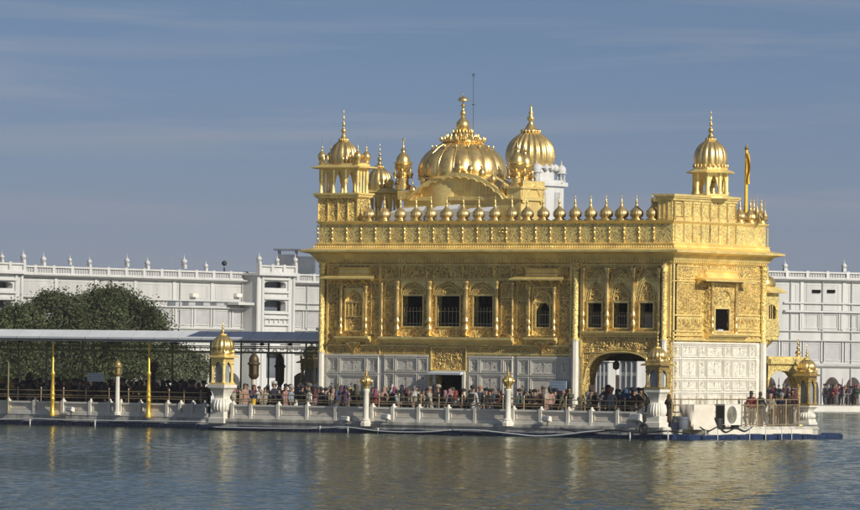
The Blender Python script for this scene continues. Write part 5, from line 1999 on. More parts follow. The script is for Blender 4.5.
# yellow bucket behind the balustrade, small bags
x, z = P(251.5, 405, -2.6)
m = MB(FRONT); m.lathe([(.12, 0), (.15, .28), (.16, .30), (.13, .30), (.12, .1)], x, 2.45, zt1 + .0, 12)
tag(m.build('bucket', 'gold_pole', None, smooth=True, angle=R(40)), 'small yellow bucket standing on the coping near the left kiosk', 'bucket')
x, z = P(311, 400, -1.9)
m = MB(FRONT); m.box(x - .14, x + .14, DECK + .9, DECK + 1.3, 2.0, 2.12); m.box(x - .10, x + .10, DECK + 1.3, DECK + 1.36, 2.03, 2.09)
m.tube((x, DECK, 2.05), (x, DECK + .9, 2.05), .03, n=6)
tag(m.build('meter_box', 'white_trim', None), 'small white box on a stand behind the terrace railing', 'box')


# odds and ends lying on the platform between the corner kiosk and the covered machine
def lumpy(name, label, cat, px, u, w, h, matl, seed):
    q = random.Random(seed)
    y, _ = Q(px, 415, u)
    m = MB(Frame((u, 0, 0), (0, 1, 0)))
    prof = [(w * .9, 0), (w * 1.05, h * .25), (w * q.uniform(.85, 1), h * .55), (w * .6, h * .85), (w * .15, h)]
    m.lathe(prof, y, 0, DECK - .02, 14, 5, .12)
    return tag(m.build(name, matl, None, smooth=True), label, cat)


lumpy('sack', 'dark sack lying right of the corner kiosk by the arch', 'sack', 674, W_B + .95, .30, .55, 'black', 1)
lumpy('sack', 'pale sack lying behind the grey tub', 'sack', 688, W_B + .95, .26, .50, 'cloth', 2)
lumpy('sack', 'brown sack just left of the canvas-covered machine', 'sack', 691.5, W_B + 1.6, .22, .42, 'brass_dark', 3)
y, _ = Q(680, 415, W_B + 1.7)
m = MB(Frame((W_B + 1.7, 0, 0), (0, 1, 0)))
m.box(y - .3, y + .3, DECK - .12, DECK + .22, -.35, 0)
for k in range(4): m.box(y - .31, y + .31, DECK - .08 + .08 * k, DECK - .04 + .08 * k, .002, .015)
tag(m.build('crate', 'blue', None), 'blue slatted crate at the platform edge left of the grey tub', 'crate')
for px in (704, 716, 748, 764, 780, 790):
    u = W_B + 2.72
    y, _ = Q(px, 430, u)
    m = MB(Frame((u, 0, 0), (0, 1, 0)))
    m.tube((y, -.2, .1), (y, DECK - .05, .1), .022, n=6)
    tag(m.build('mooring_rod', 'hose', None), 'thin steel mooring rod among the blue floats, at %s of the platform' % {704: 'the near end', 716: 'the near third', 748: 'the near middle', 764: 'the far middle', 780: 'the far third', 790: 'the far end'}[px], 'rod', 'steel mooring rods along the platform')

# ---------------------------------------------------------------- far galleries
def domelet(mb, a, d, z, s, n=10):
    s = s * .68
    mb.box(a - s * .5, a + s * .5, z, z + s * 1.1, d - s * .5, d + s * .5)
    mb.lathe([(s * .7, 1.1 * s), (s * .4, 1.2 * s), (s * .75, 1.5 * s), (s * .8, 1.8 * s), (s * .6, 2.15 * s), (s * .2, 2.45 * s), (s * .12, 2.6 * s), (s * .16, 2.75 * s), (.02, 3.0 * s), (.01, 3.6 * s)], a, d, z, n)


def gallery(label, fr, a0, a1, Zt, lev, pitch, skip=(), arches=True, root_loc=None, vents=(), ap=1):
    """long whitewashed gallery: arcade, panelled balcony, plain upper wall, roof balustrade"""
    root = thing('gallery', label, 'gallery', root_loc)
    (z_ar_s, z_ar_c, z_c1, z_b0, z_b1, z_l, z_w, z_cor, z_rt) = lev
    n = int(round((a1 - a0) / pitch))
    p = (a1 - a0) / n
    m = MB(fr)
    n -= n % ap
    p = (a1 - a0) / n
    p_ = p; P1 = p
    p_ = p * ap
    for i in range(0, n - ap + 1, ap):
        x = a0 + p_ * (i // ap)
        hw = p * .37 if ap == 1 else p_ * .31
        cv_ = arch(x + p_ / 2 - hw, x + p_ / 2 + hw, z_ar_s, z_ar_c, 14, 'round')
        m.arch_wall(x, x + p_, [(x, .4)] + [(x + p_ / 2 - hw, .4)] + cv_ + [(x + p_ / 2 + hw, .4)] + [(x + p_, .4)], z_c1, -.5, 0)
    m.box(a0, a1, z_c1 + .001, z_cor, -.5, 0)
    m.build('wall', 'white_wall', root)
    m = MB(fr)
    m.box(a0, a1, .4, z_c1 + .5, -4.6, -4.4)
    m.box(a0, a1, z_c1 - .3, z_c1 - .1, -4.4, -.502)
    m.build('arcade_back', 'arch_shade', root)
    m = MB(fr)
    m.box(a0, a1, z_rt - 1.2, z_rt - 1.1, -6, -.502)
    m.build('roof', 'white_wall', root)
    m = MB(fr)
    for (z, t, d) in ((z_c1, .22, .38), (z_b1, .14, .30), (z_l, .12, .25), (z_cor, .22, .55), (z_b0 - .18, .16, .24)):
        m.wedge(a0, a1, [(0.002, z - t), (d * .6, z - t * .6), (d, z - t * .3), (d, z), (0.002, z + .02)])
    m.build('cornice', 'white_trim', root)
    m = MB(fr)                                 # balcony band: piers and sunk lattice panels
    for i in range(n):
        x = a0 + p * i
        m.box(x + .16 * p, x + .84 * p, z_b0 + .12, z_b1 - .22, .002, .03)
    pn = m.build('lattice_panel', 'white_panel', root)
    m = MB(fr)
    for i in range(n + 1):
        x = a0 + p * i
        for s in (-.09, .05):
            m.box(x + s * p, x + (s + .05) * p, z_b0, z_b1 - .14, .002, .14)
    for i in range(n):
        x = a0 + p * i
        frame_rect(m, x + .14 * p, x + .86 * p, z_b0 + .06, z_b1 - .18, .002, .08, .06)
    m.build('balcony_pier', 'white_trim', root)
    m = MB(fr)
    for i in range(n + 1):                     # shallow pilasters on the upper wall
        x = a0 + p * i
        if i % 2 == 0: m.box(x - .16, x + .16, z_l, z_cor - .22, .002, .10)
    for i in range(0, n, 2):
        x = a0 + p * i
        frame_rect(m, x + .5, x + 2 * p - .5, z_l + .18, z_cor - .45, .002, .035, .05)
    for v in vents:
        pass
    m.build('pilaster', 'white_trim', root)
    m = MB(fr)                                 # engaged shafts on the arcade piers
    for i in range(0, n + 1, ap):
        x = a0 + p * i
        m.lathe([(.14, 0), (.10, .2), (.09, z_ar_s - .7), (.15, z_ar_s - .5), (.12, z_ar_s - .3), (.04, z_ar_s + .5)], x, .05, .45, 8)
    m.build('shaft', 'white_trim', root, smooth=True, angle=R(50))
    m = MB(fr)
    m.box(a0, a1, z_cor + .02, z_cor + .12, -.3, .2)
    m.box(a0, a1, z_rt - .12, z_rt, -.12, .22)
    q = 0
    n2 = max(1, int((a1 - a0) / (pitch * .92)))
    for i in range(n2 + 1):
        x = a0 + (a1 - a0) * i / n2
        m.box(x - .14, x + .14, z_cor + .02, z_rt + .06, -.1, .24)
    m.build('roof_balustrade', 'white_trim', root)
    m = MB(fr)
    m.box(a0, a1, z_cor + .12, z_rt - .12, .0, .06)
    for i in range(n2):
        x = a0 + (a1 - a0) * i / n2; w = (a1 - a0) / n2
        k = 6
        for j in range(k):
            c = x + .2 + (w - .4) * (j + .5) / k
            m.box(c - .05, c + .05, z_cor + .14, z_rt - .14, .062, .12)
    m.build('balustrade_panel', 'white_panel', root)
    return root


zR = lambda py, px=825: PF(RG, px, py)[1]
levR = (zR(389), zR(378), zR(366), zR(343), zR(362) if False else zR(343), zR(329), 0, zR(279.5), zR(272))
# levels: arcade spring, crown, first cornice, band bottom, band top, ledge, -, main cornice, rail top
levR = (zR(390), zR(377), zR(365), zR(361.5), zR(340.5), zR(331), 0, zR(279), zR(272))
xr0, xr1 = PF(RG, 395, 400)[0], PF(RG, 905, 400)[0]
pR = PF(RG, 853, 400)[0] - PF(RG, 832, 400)[0]
n_ = round((xr1 - xr0) / pR); xr1 = PF(RG, 842.5, 400)[0] + 3 * pR; xr0 = xr1 - n_ * pR
gR = gallery('long white gallery with dark arches behind the temple at the right', RG, xr0, xr1, None, levR, pR, root_loc=tuple(RG(0, .45, 0)))
# second panelled band and vents on its upper wall, set where the photograph shows them
m = MB(RG)
a = PF(RG, 800, 320)[0]
while a < xr1 - .5:
    b = a + (PF(RG, 836, 320)[0] - PF(RG, 816.5, 320)[0])
    m.box(a - .10, a + .02, zR(329.5), zR(313), .002, .14); m.box(a + .10, a + .22, zR(329.5), zR(313), .002, .14)
    frame_rect(m, a + .25, b - .14, zR(328.5), zR(314), .002, .08, .07)
    a = b
m.wedge(PF(RG, 783, 310)[0], xr1, [(.002, zR(313.5)), (.35, zR(312.5)), (.35, zR(311)), (.002, zR(310.5))])
m.wedge(PF(RG, 783, 310)[0], xr1, [(.002, zR(304.5)), (.22, zR(304)), (.22, zR(303)), (.002, zR(302.5))])
m.build('balcony_pier', 'white_trim', gR)
for (p0, p1) in ((812, 820), (827, 834.5)):
    m = MB(RG)
    m.box(PF(RG, p0, 290)[0], PF(RG, p1, 290)[0], zR(292.8, p0), zR(289.7, p0), .05, .13)
    m.build('vent', 'dark', gR)
for px in (785, 844):
    m = MB(RG); domelet(m, PF(RG, px, 270)[0], 0.0, zR(272, px), .42)
    m.build('finial', 'white_trim', gR, smooth=True, angle=R(45))

LG = Frame((U_L, 0, 0), (0, 1, 0))
ZL = lambda py, px=150: Q(px, py, U_L)[1]
YLc = lambda px: Q(px, 300, U_L)[0]
levL = (ZL(384), ZL(371), ZL(350), ZL(325), ZL(306), ZL(299.5), 0, ZL(277.5), ZL(269.3))
yl0, yl1 = YLc(14), YLc(392)
gL = gallery('long white gallery with a roof balustrade behind the tree at the left', LG, yl0, yl1, None, levL, YLc(111) - YLc(92), root_loc=(U_L, yl0 + 10, .45), ap=2)
for px, s in ((44, .42), (101, .32), (90, .36), (148, .40), (158, .40), (206.5, .34), (215, .46)):
    m = MB(LG); domelet(m, YLc(px), -.1 if px not in (101, 158, 215) else -3.0, ZL(269.3) + (.0 if px not in (101, 158, 215) else .2), s)
    m.build('finial', 'white_trim', gL, smooth=True, angle=R(45))
m = MB(LG)
m.blob(YLc(227), ZL(268) + .55, -.3, .22, 1, 1, 1, 10); m.tube((YLc(227), ZL(269), -.3), (YLc(227), ZL(269) + .3, -.3), .06)
m.build('roof_ball', 'black', gL, smooth=True)  # dark ball on a short stem
# awning, and a flat grey strip coloured for the shade above the balcony band
m = MB(LG)
m.box(YLc(226), YLc(250), ZL(305, 238), ZL(302.5, 238), .1, 1.2)
m.build('awning', 'white_trim', gL)
m = MB(LG)
m.box(YLc(162), YLc(256), ZL(305.5, 205), ZL(300.5, 205), .002, .04)
m.build('recess_shade', 'white_panel', gL)  # flat strip on the wall, its grey stands in for shade
for px, w_ in ((171, .5), (185, .4), (199, .5), (213, .4), (231, .9), (247, .5)):   # dark doors at the back of the upper terrace
    m = MB(LG)
    m.box(YLc(px) - w_, YLc(px) + w_, ZL(305.4, px), ZL(301.3, px), .045, .06)
    m.build('doorway', 'grey', gL)
for px in (111, 179, 241, 306):                # rain pipes
    m = MB(LG)
    m.tube((YLc(px), .5, .12), (YLc(px), ZL(279, px), .12), .045, n=6)
    m.build('rain_pipe', 'white_panel', gL)
for px in (192, 236, 251):                     # split units and boxes on the wall
    m = MB(LG)
    m.box(YLc(px) - .35, YLc(px) + .35, ZL(297, px), ZL(293.5, px), .04, .35)
    m.build('wall_unit', 'ac', gL)


def tower(label, px0, px1, out, zt_py, win=True, side=True):
    """projecting tower bay of the gallery with stacked balconies"""
    fr = Frame((U_L + out, 0, 0), (0, 1, 0))
    u = U_L + out
    A = lambda px: Q(px, 300, u)[0]
    Zt = lambda py: Q((px0 + px1) / 2, py, u)[1]
    a0, a1 = A(px0), A(px1)
    root = thing('gallery_tower', label, 'tower', (u, (a0 + a1) / 2, .45), 'projecting towers of the left gallery')
    ztop = Zt(zt_py)
    w = a1 - a0
    o = [(a0 + w * .2, a1 - w * .2, Zt(b), Zt(t)) for b, t in ((288, 281), (311, 300))] + [(a0 + w * .28, a1 - w * .22, Zt(378), Zt(352))]
    m = MB(fr)
    wall_grid(m, a0, a1, .4, ztop, -.5, 0, o)
    for h in o[:2]:
        m.arch_wall(h[0], h[1], [(h[0], h[3] - .2)] + arch(h[0] + .02, h[1] - .02, h[3] - .2, h[3] - .02, 16, 'flat') + [(h[1], h[3] - .2)], h[3] + .0, -.4, -.01)
    m.box(a0, a0 + .3, .4, ztop - .002, -out - .5, -.502)
    m.box(a1 - .3, a1, .4, ztop - .002, -out - .5, -.502)
    m.box(a0 + .3, a1 - .3, ztop - .3, ztop - .1, -out - .5, -.5)
    m.build('wall', 'white_trim', root)
    m = MB(fr)
    for h in o: m.box(h[0] - .3, h[1] + .3, h[2] - .4, h[3] + .4, -.96, -.9)  # grey sheets stand in for the shade behind the openings
    m.build('shade_panel', 'grey', root)
    m = MB(fr)
    for c in (a0 + .02, a0 + w * .14, a1 - w * .14, a1 - .02):
        m.tube((c, .5, .06), (c, ztop, .06), .13, n=8)
    for py in (292, 298.5, 313, 318, 324.5, 279):
        m.box(a0 + w * .16, a1 - w * .14, Zt(py) - .08, Zt(py) + .08, .002, .2)
    for k in range(5):
        c = a0 + w * (.2 + .13 * k)
        m.box(c - .04, c + .04, Zt(324), Zt(318.5), .01, .12)
    m.box(a0 - .3, a1 + .3, ztop - .02, ztop + .16, -out - .6, .45)
    m.build('moulding', 'white_trim', root)
    m = MB(fr)
    zr_ = ztop + .75
    m.box(a0 - .1, a1 + .1, zr_ - .1, zr_ + .02, .02, .3)
    for c in (a0, a0 + w / 3, a0 + 2 * w / 3, a1): m.box(c - .14, c + .14, ztop + .16, zr_ + .1, 0, .32)
    m.box(a0 - .1, a1 + .1, ztop + .16, ztop + .26, .02, .3)
    m.box(a0, a1, ztop + .26, zr_ - .1, .12, .16)
    m.box(a1 - .1, a1 + .1, ztop + .16, zr_, -out - .3, -.01)
    m.build('roof_balustrade', 'white_trim', root)
    for c, s in ((a0, .42), (a0 + w * .5, .36), (a1, .42)):
        m = MB(fr); domelet(m, c, .15, zr_, s)
        m.build('finial', 'white_trim', root, smooth=True, angle=R(45))
    return root


tower('white gallery tower with two stacked balconies just left of the temple', 257, 293, 1.4, 275.5)
tower('white gallery tower at the left edge of the picture, behind the tree', -22, 21, 2.2, 273)
# rooftop cabin
xh, yh_, _z = G(286, 482)
zh0, zh1 = G(286, 482, 266)[2], G(286, 482, 249)[2]
root = thing('rooftop_cabin', 'dark grey cabin with a flat overhanging roof on the far gallery roof', 'cabin', (xh, yh_, zh0))
m = MB(Frame((xh, yh_, 0), (1, .6, 0)))
m.box(-.75, .75, zh0 - 2, zh1 - .45, -.8, .8)
for s in (-.7, .7):
    for t in (-.7, .7): m.tube((s, zh0, t), (s, zh1, t), .05, n=6)
m.box(.8, 2.2, zh0 - 2, zh1 - .6, -.8, .8)
m.build('walls', 'grey', root)
m = MB(Frame((xh, yh_, 0), (1, .6, 0))); m.box(-1.1, 1.1, zh1 - .12, zh1, -1.1, 1.1)
m.build('roof', 'grey', root)

# ---------------------------------------------------------------- white shrine with a ribbed gold dome behind the temple
D_A = 474
ax, ay, _ = G(527.5, D_A)
zA = lambda py: G(527.5, D_A, py)[2]
sA = F_PX / D_A
shr = thing('shrine', 'white shrine with a ribbed golden onion dome rising behind the temple roof', 'shrine', (ax, ay, .45))
AF = FRONT
zb_, zt_ = zA(166), zA(131)
r = 25.3 / sA
H = zt_ - zb_
m = MB(AF)
prof = [(.80, 0, .5), (.90, .06), (.97, .14), (1.0, .28), (.985, .42), (.93, .55), (.83, .68), (.66, .81), (.46, .91, .8), (.33, .97, .3), (.28, 1.0, 0)]
m.lathe([(p[0] * r, p[1] * H, p[2] if len(p) > 2 else 1) for p in prof], ax, -ay, zb_, 22 * 6, 22, .12)
m.build('dome', 'gold_dome', shr, smooth=True)
m = MB(AF)
h2 = lambda py: zA(py) - zt_
m.lathe([(r * .34, -.1), (r * .36, .05), (r * .26, h2(129)), (r * .16, h2(125)), (r * .08, h2(122)), (r * .10, h2(120.5)), (r * .17, h2(119)), (r * .15, h2(117)), (r * .06, h2(115.5)), (r * .11, h2(113.5)),
         (r * .09, h2(112)), (r * .04, h2(110)), (r * .07, h2(108.5)), (r * .03, h2(107)), (.01, h2(102))], ax, -ay, zt_, 20, 10, .05)
for q in range(16):
    t = 2 * PI * q / 16
    m.blob(ax + r * .36 * math.cos(t), zt_ - .02, -ay + r * .36 * math.sin(t), .12, 1, 1.5, 1, 5)
m.build('finial', 'gold_dome', shr, smooth=True)
m = MB(AF)
m.lathe([(r * .95, zA(182) - zb_), (r * .95, -.25), (r * 1.08, -.18), (r * 1.1, -.05), (r * .84, .04)], ax, -ay, zb_, 32)
for q in range(20):
    t = 2 * PI * q / 20
    m.blob(ax + r * 1.02 * math.cos(t), zb_ - .15, -ay + r * 1.02 * math.sin(t), .26, 1, 1.3, 1, 6)
m.build('drum', 'white_trim', shr, smooth=True, angle=R(40))
m = MB(AF)
bw = 1.95
m.box(ax - bw, ax + bw, .45, zA(186), -ay - bw, -ay + bw)
m.box(ax - bw - .25, ax + bw + .25, zA(186), zA(183.5), -ay - bw - .25, -ay + bw + .25)
m.box(ax - bw - .1, ax + bw + .1, zA(183.5), zA(180), -ay - bw - .1, -ay + bw + .1)
m.build('wall', 'white_trim', shr)
for sx_, sy_, in ((1, -1), (1, 1), (-1, -1), (-1, 1)):
    m = MB(AF)
    X_, D_ = ax + sx_ * bw * .92, -(ay + sy_ * bw * .92)
    s = .34
    m.box(X_ - .4, X_ + .4, zA(183.5), zA(182), D_ - .4, D_ + .4)
    for t in range(6):
        an = 2 * PI * t / 6
        m.tube((X_ + .3 * math.cos(an), zA(182), D_ + .3 * math.sin(an)), (X_ + .3 * math.cos(an), zA(173), D_ + .3 * math.sin(an)), .05, n=5)
    m.lathe([(.46, 0), (.5, .05), (.36, .12), (.40, .3), (.36, .5), (.2, .68), (.05, .76), (.07, .85), (.01, 1.1)], X_, D_, zA(173.5), 12)
    m.build('corner_turret', 'white_trim', shr, smooth=True, angle=R(45))
m = MB(AF)                                     # curving scroll shoulders between drum and turrets
for sx_ in (-1, 1):
    for s in (-1, 1):
        pts = []
        for k in range(12):
            t = k / 11
            pts.append(Vector((ax + sx_ * (bw * (1.0 - .45 * t)), ay + s * bw * .95, zA(186) + (zA(168) - zA(186)) * (t ** .6))))
        m.path(pts, .16, 6)
m.build('shoulder_scroll', 'white_trim', shr, smooth=True)
m = MB(AF)
for s in (-1, 1):
    m.box(ax + s * 1.0 - .35, ax + s * 1.0 + .35, zA(215), zA(192), -ay + bw + .002, -ay + bw + .05)
m.fr = Frame((ax + bw, 0, 0), (0, 1, 0))
for s in (-1, 1): m.box(ay + s * 1.0 - .35, ay + s * 1.0 + .35, zA(215), zA(192), .002, .05)
m.build('window', 'white_panel', shr)

# white shikhara-like turrets in the gap of the arch and under the canopy: shoreline pavilions
for lab, px, D, wpx, yt in (('tall white shore pavilion seen through the left half of the great arch', 606, 457, 14, 362), ('broad white shore pavilion seen through the right half of the great arch', 634, 457, 20, 360)):
    x, y, _z = G(px, D)
    hw = wpx / (F_PX / D) / 2
    zt__ = G(px, D, yt)[2]
    root = thing('shore_pavilion', lab, 'pavilion', (x, y, .45))
    m = MB(FRONT)
    m.box(x - hw, x + hw, .45, zt__, -y - hw, -y + hw)
    for s in (-1, -.33, .33, 1): m.box(x + s * hw - .05, x + s * hw + .05, .5, zt__ - .1, -y + hw + .002, -y + hw + .08)
    m.build('wall', 'white_wall', root)
    m = MB(FRONT)
    for s in (-.66, 0, .66):
        for (b0_, b1_) in ((1.2, 2.6), (2.9, 4.2)):
            m.arch_wall(x + s * hw - .22, x + s * hw + .22, [(x + s * hw - .22, b0_), (x + s * hw + .22, b0_)], b1_, -y + hw + .003, -y + hw + .02)
    m.build('niche', 'grey', root)
    m = MB(FRONT)
    m.box(x - hw - .15, x + hw + .15, zt__, zt__ + .15, -y - hw - .15, -y + hw + .15)
    m.lathe([(hw * .8, .1), (hw * .85, .4), (hw * .6, .8), (.08, 1.1), (.02, 1.5)], x, -y, zt__ + .05, 16, 8, .1)
    m.build('roof', 'white_trim', root, smooth=True, angle=R(45))


# ---------------------------------------------------------------- trees
def tree(label, px, u, crowns, seed, leafmat, base=.45):
    q = random.Random(seed)
    y, _ = Q(px, 400, u)
    root = thing('tree', label, 'tree', (u, y, base), 'trees on the far walk')
    # crown lobes: (px, py, rx px, ry px, depth offset along x)
    mb = MB()
    tr = MB()
    tr.tube((u, y, base - .3), (u, y, base + 3.0), .42, .28, 10, world=True)
    lobes = []
    for (cx_, cy_, rx_, ry_, du) in crowns:
        yy, zz__ = Q(cx_, cy_, u + du)
        w = (u + du - CAM.x, yy - CAM.y)
        dd = math.hypot(*w)
        sc_ = F_PX / dd
        c = Vector((u + du, yy, zz__))
        lobes.append((c, rx_ / sc_, ry_ / sc_))
        p0 = Vector((u, y, base + 2.4))
        pm = p0.lerp(c, .5) + Vector((q.uniform(-.3, .3), q.uniform(-.3, .3), .5))
        tr.tube(p0, pm, .17, .11, 7, world=True); tr.tube(pm, c, .11, .04, 6, world=True)
        for _ in range(4):
            e = c + Vector((q.uniform(-1, 1) * rx_ / sc_ * .7, q.uniform(-1, 1) * rx_ / sc_ * .7, q.uniform(-.3, .8) * ry_ / sc_))
            tr.tube(c.lerp(pm, .3), e, .045, .015, 5, world=True)
    for (c, rx_, ry_) in lobes:
        ncl = int(80 * rx_ * ry_ + 30)
        for _ in range(ncl):
            # clump centres near the shell
            v = Vector((q.gauss(0, 1), q.gauss(0, 1), q.gauss(0, 1))).normalized()
            rad = q.uniform(.35, 1.16) ** .7
            cc = c + Vector((v.x * rx_ * rad, v.y * rx_ * rad, v.z * ry_ * rad))
            if cc.z < base + 1.4: continue
            cs = q.choice((.12, .2, .3, .5))
            for _k in range(26):
                o = Vector((q.gauss(0, cs), q.gauss(0, cs), q.gauss(0, cs * .7)))
                s = q.uniform(.06, .14)
                n = Vector((q.gauss(0, 1), q.gauss(0, 1), q.gauss(.4, 1))).normalized()
                t1 = n.orthogonal().normalized(); t2 = n.cross(t1)
                an = q.uniform(0, 6.3)
                A_ = (t1 * math.cos(an) + t2 * math.sin(an)) * s; B_ = (t2 * math.cos(an) - t1 * math.sin(an)) * s * .55
                p = cc + o
                k = len(mb.v)
                mb.v += [tuple(p - A_), tuple(p + B_), tuple(p + A_), tuple(p - B_)]
                mb.face((k, k + 1, k + 2, k + 3))
    tr.build('trunk', 'bark', root, smooth=True)
    cr_ = bpy.data.meshes.new('crown'); cr_.from_pydata(mb.v, [], mb.f); cr_.materials.append(M[leafmat])
    o = bpy.data.objects.new('crown', cr_); C.objects.link(o); o.parent = root
    o.matrix_parent_inverse = Matrix.Translation(-Vector(root.location))
    return root


uT = U_L + 4.5
def skyline(pts, step, rx_, ry_, sd_):
    """small lobes strung along the crown's outline"""
    q = random.Random(sd_); L = []
    x = pts[0][0]
    while x <= pts[-1][0]:
        for (x0, y0), (x1, y1) in zip(pts[:-1], pts[1:]):
            if x0 <= x <= x1: y = y0 + (y1 - y0) * (x - x0) / (x1 - x0)
        s = q.uniform(.65, 1.25)
        L.append((x + q.uniform(-3, 3), y + ry_ * s * .8 + q.uniform(-2.5, 2.5), rx_ * s, ry_ * s, q.uniform(-1.5, 1.5)))
        x += step * q.uniform(.7, 1.3)
    return L


tree('wide dark spreading tree rising above the canopy at the left', 96, uT, skyline([(48, 296), (60, 293), (76, 300), (92, 293), (112, 291), (128, 296), (140, 301), (150, 309), (160, 318), (165, 330)], 9, 10, 7, 3) +
     [(66, 318, 20, 14, 1), (100, 314, 24, 15, 1), (132, 320, 20, 13, 0), (100, 330, 30, 16, 1.2), (66, 344, 26, 16, 1), (104, 350, 32, 18, 1.5), (140, 346, 22, 16, 1), (120, 368, 30, 13, 2), (150, 366, 20, 13, 1), (84, 372, 26, 11, 1.5)], 5, 'leaf')
tree('dark lower tree beside the wide tree at the left edge', 14, uT - .5, skyline([(-12, 320), (0, 318), (10, 311), (22, 308), (34, 302), (46, 299)], 8, 10, 8, 8) +
     [(6, 336, 20, 14, 0), (30, 326, 20, 14, .5), (-10, 344, 18, 18, 0), (18, 350, 26, 18, 1), (38, 344, 20, 18, 0), (2, 368, 24, 12, 1), (34, 370, 28, 12, 1)], 9, 'leaf')
tree('pale grey-green bush below the canopy between the second gold pole and the kiosk', 182, uT + 1.0, [(176, 356, 17, 13, 0), (192, 364, 14, 12, .5), (166, 368, 16, 12, 1), (204, 372, 9, 8, 0), (184, 376, 14, 8, 1)], 13, 'leaf_pale')

for px in (790, 822, 851):
    m = MB(RG)
    m.tube((PF(RG, px, 300)[0], .5, .12), (PF(RG, px, 300)[0], zR(280, px), .12), .045, n=6)
    m.build('rain_pipe', 'white_panel', gR)

# ---------------------------------------------------------------- people
def skin_mesh(name, verts, edges, radii, mats, root_i=0, levels=1):
    me = bpy.data.meshes.new(name)
    me.from_pydata(verts, edges, [])
    o = bpy.data.objects.new(name + '_tmp', me)
    C.objects.link(o)
    sk = o.modifiers.new('s', 'SKIN'); sk.use_smooth_shade = True; sk.branch_smoothing = .3
    for i, r in enumerate(radii):
        me.skin_vertices[0].data[i].radius = r if isinstance(r, tuple) else (r, r)
    me.skin_vertices[0].data[root_i].use_root = True
    if levels:
        ss = o.modifiers.new('u', 'SUBSURF'); ss.levels = levels; ss.render_levels = levels
    dg = bpy.context.evaluated_depsgraph_get()
    dg.update()
    out = bpy.data.meshes.new_from_object(o.evaluated_get(dg))
    out.name = name
    bpy.data.objects.remove(o)
    for m_ in mats: out.materials.append(M[m_] if isinstance(m_, str) else m_)
    for p in out.polygons: p.use_smooth = True
    return out


POSES = {
    # hand, elbow positions for the two arms, and foot offsets; the figure faces -y
    'stand': dict(el=((.25, .03, 1.10), (-.25, .03, 1.10)), ha=((.24, -.07, .86), (-.24, -.05, .86)), ft=((.09, -.02), (-.09, .03)), lean=0),
    'walk': dict(el=((.25, .10, 1.11), (-.25, -.05, 1.11)), ha=((.23, .16, .90), (-.22, -.20, .92)), ft=((.08, -.24), (-.08, .22)), lean=-.03),
    'fold': dict(el=((.24, -.02, 1.11), (-.24, -.02, 1.11)), ha=((.04, -.24, 1.20), (-.04, -.24, 1.20)), ft=((.09, 0), (-.09, 0)), lean=-.02),
    'phone': dict(el=((.25, -.12, 1.16), (-.24, -.02, 1.10)), ha=((.10, -.30, 1.42), (-.20, -.18, .95)), ft=((.10, .02), (-.09, -.03)), lean=.0),
    'rail': dict(el=((.26, -.10, 1.10), (-.26, -.08, 1.10)), ha=((.20, -.32, 1.05), (-.18, -.32, 1.05)), ft=((.11, .03), (-.10, .0)), lean=-.05),
}


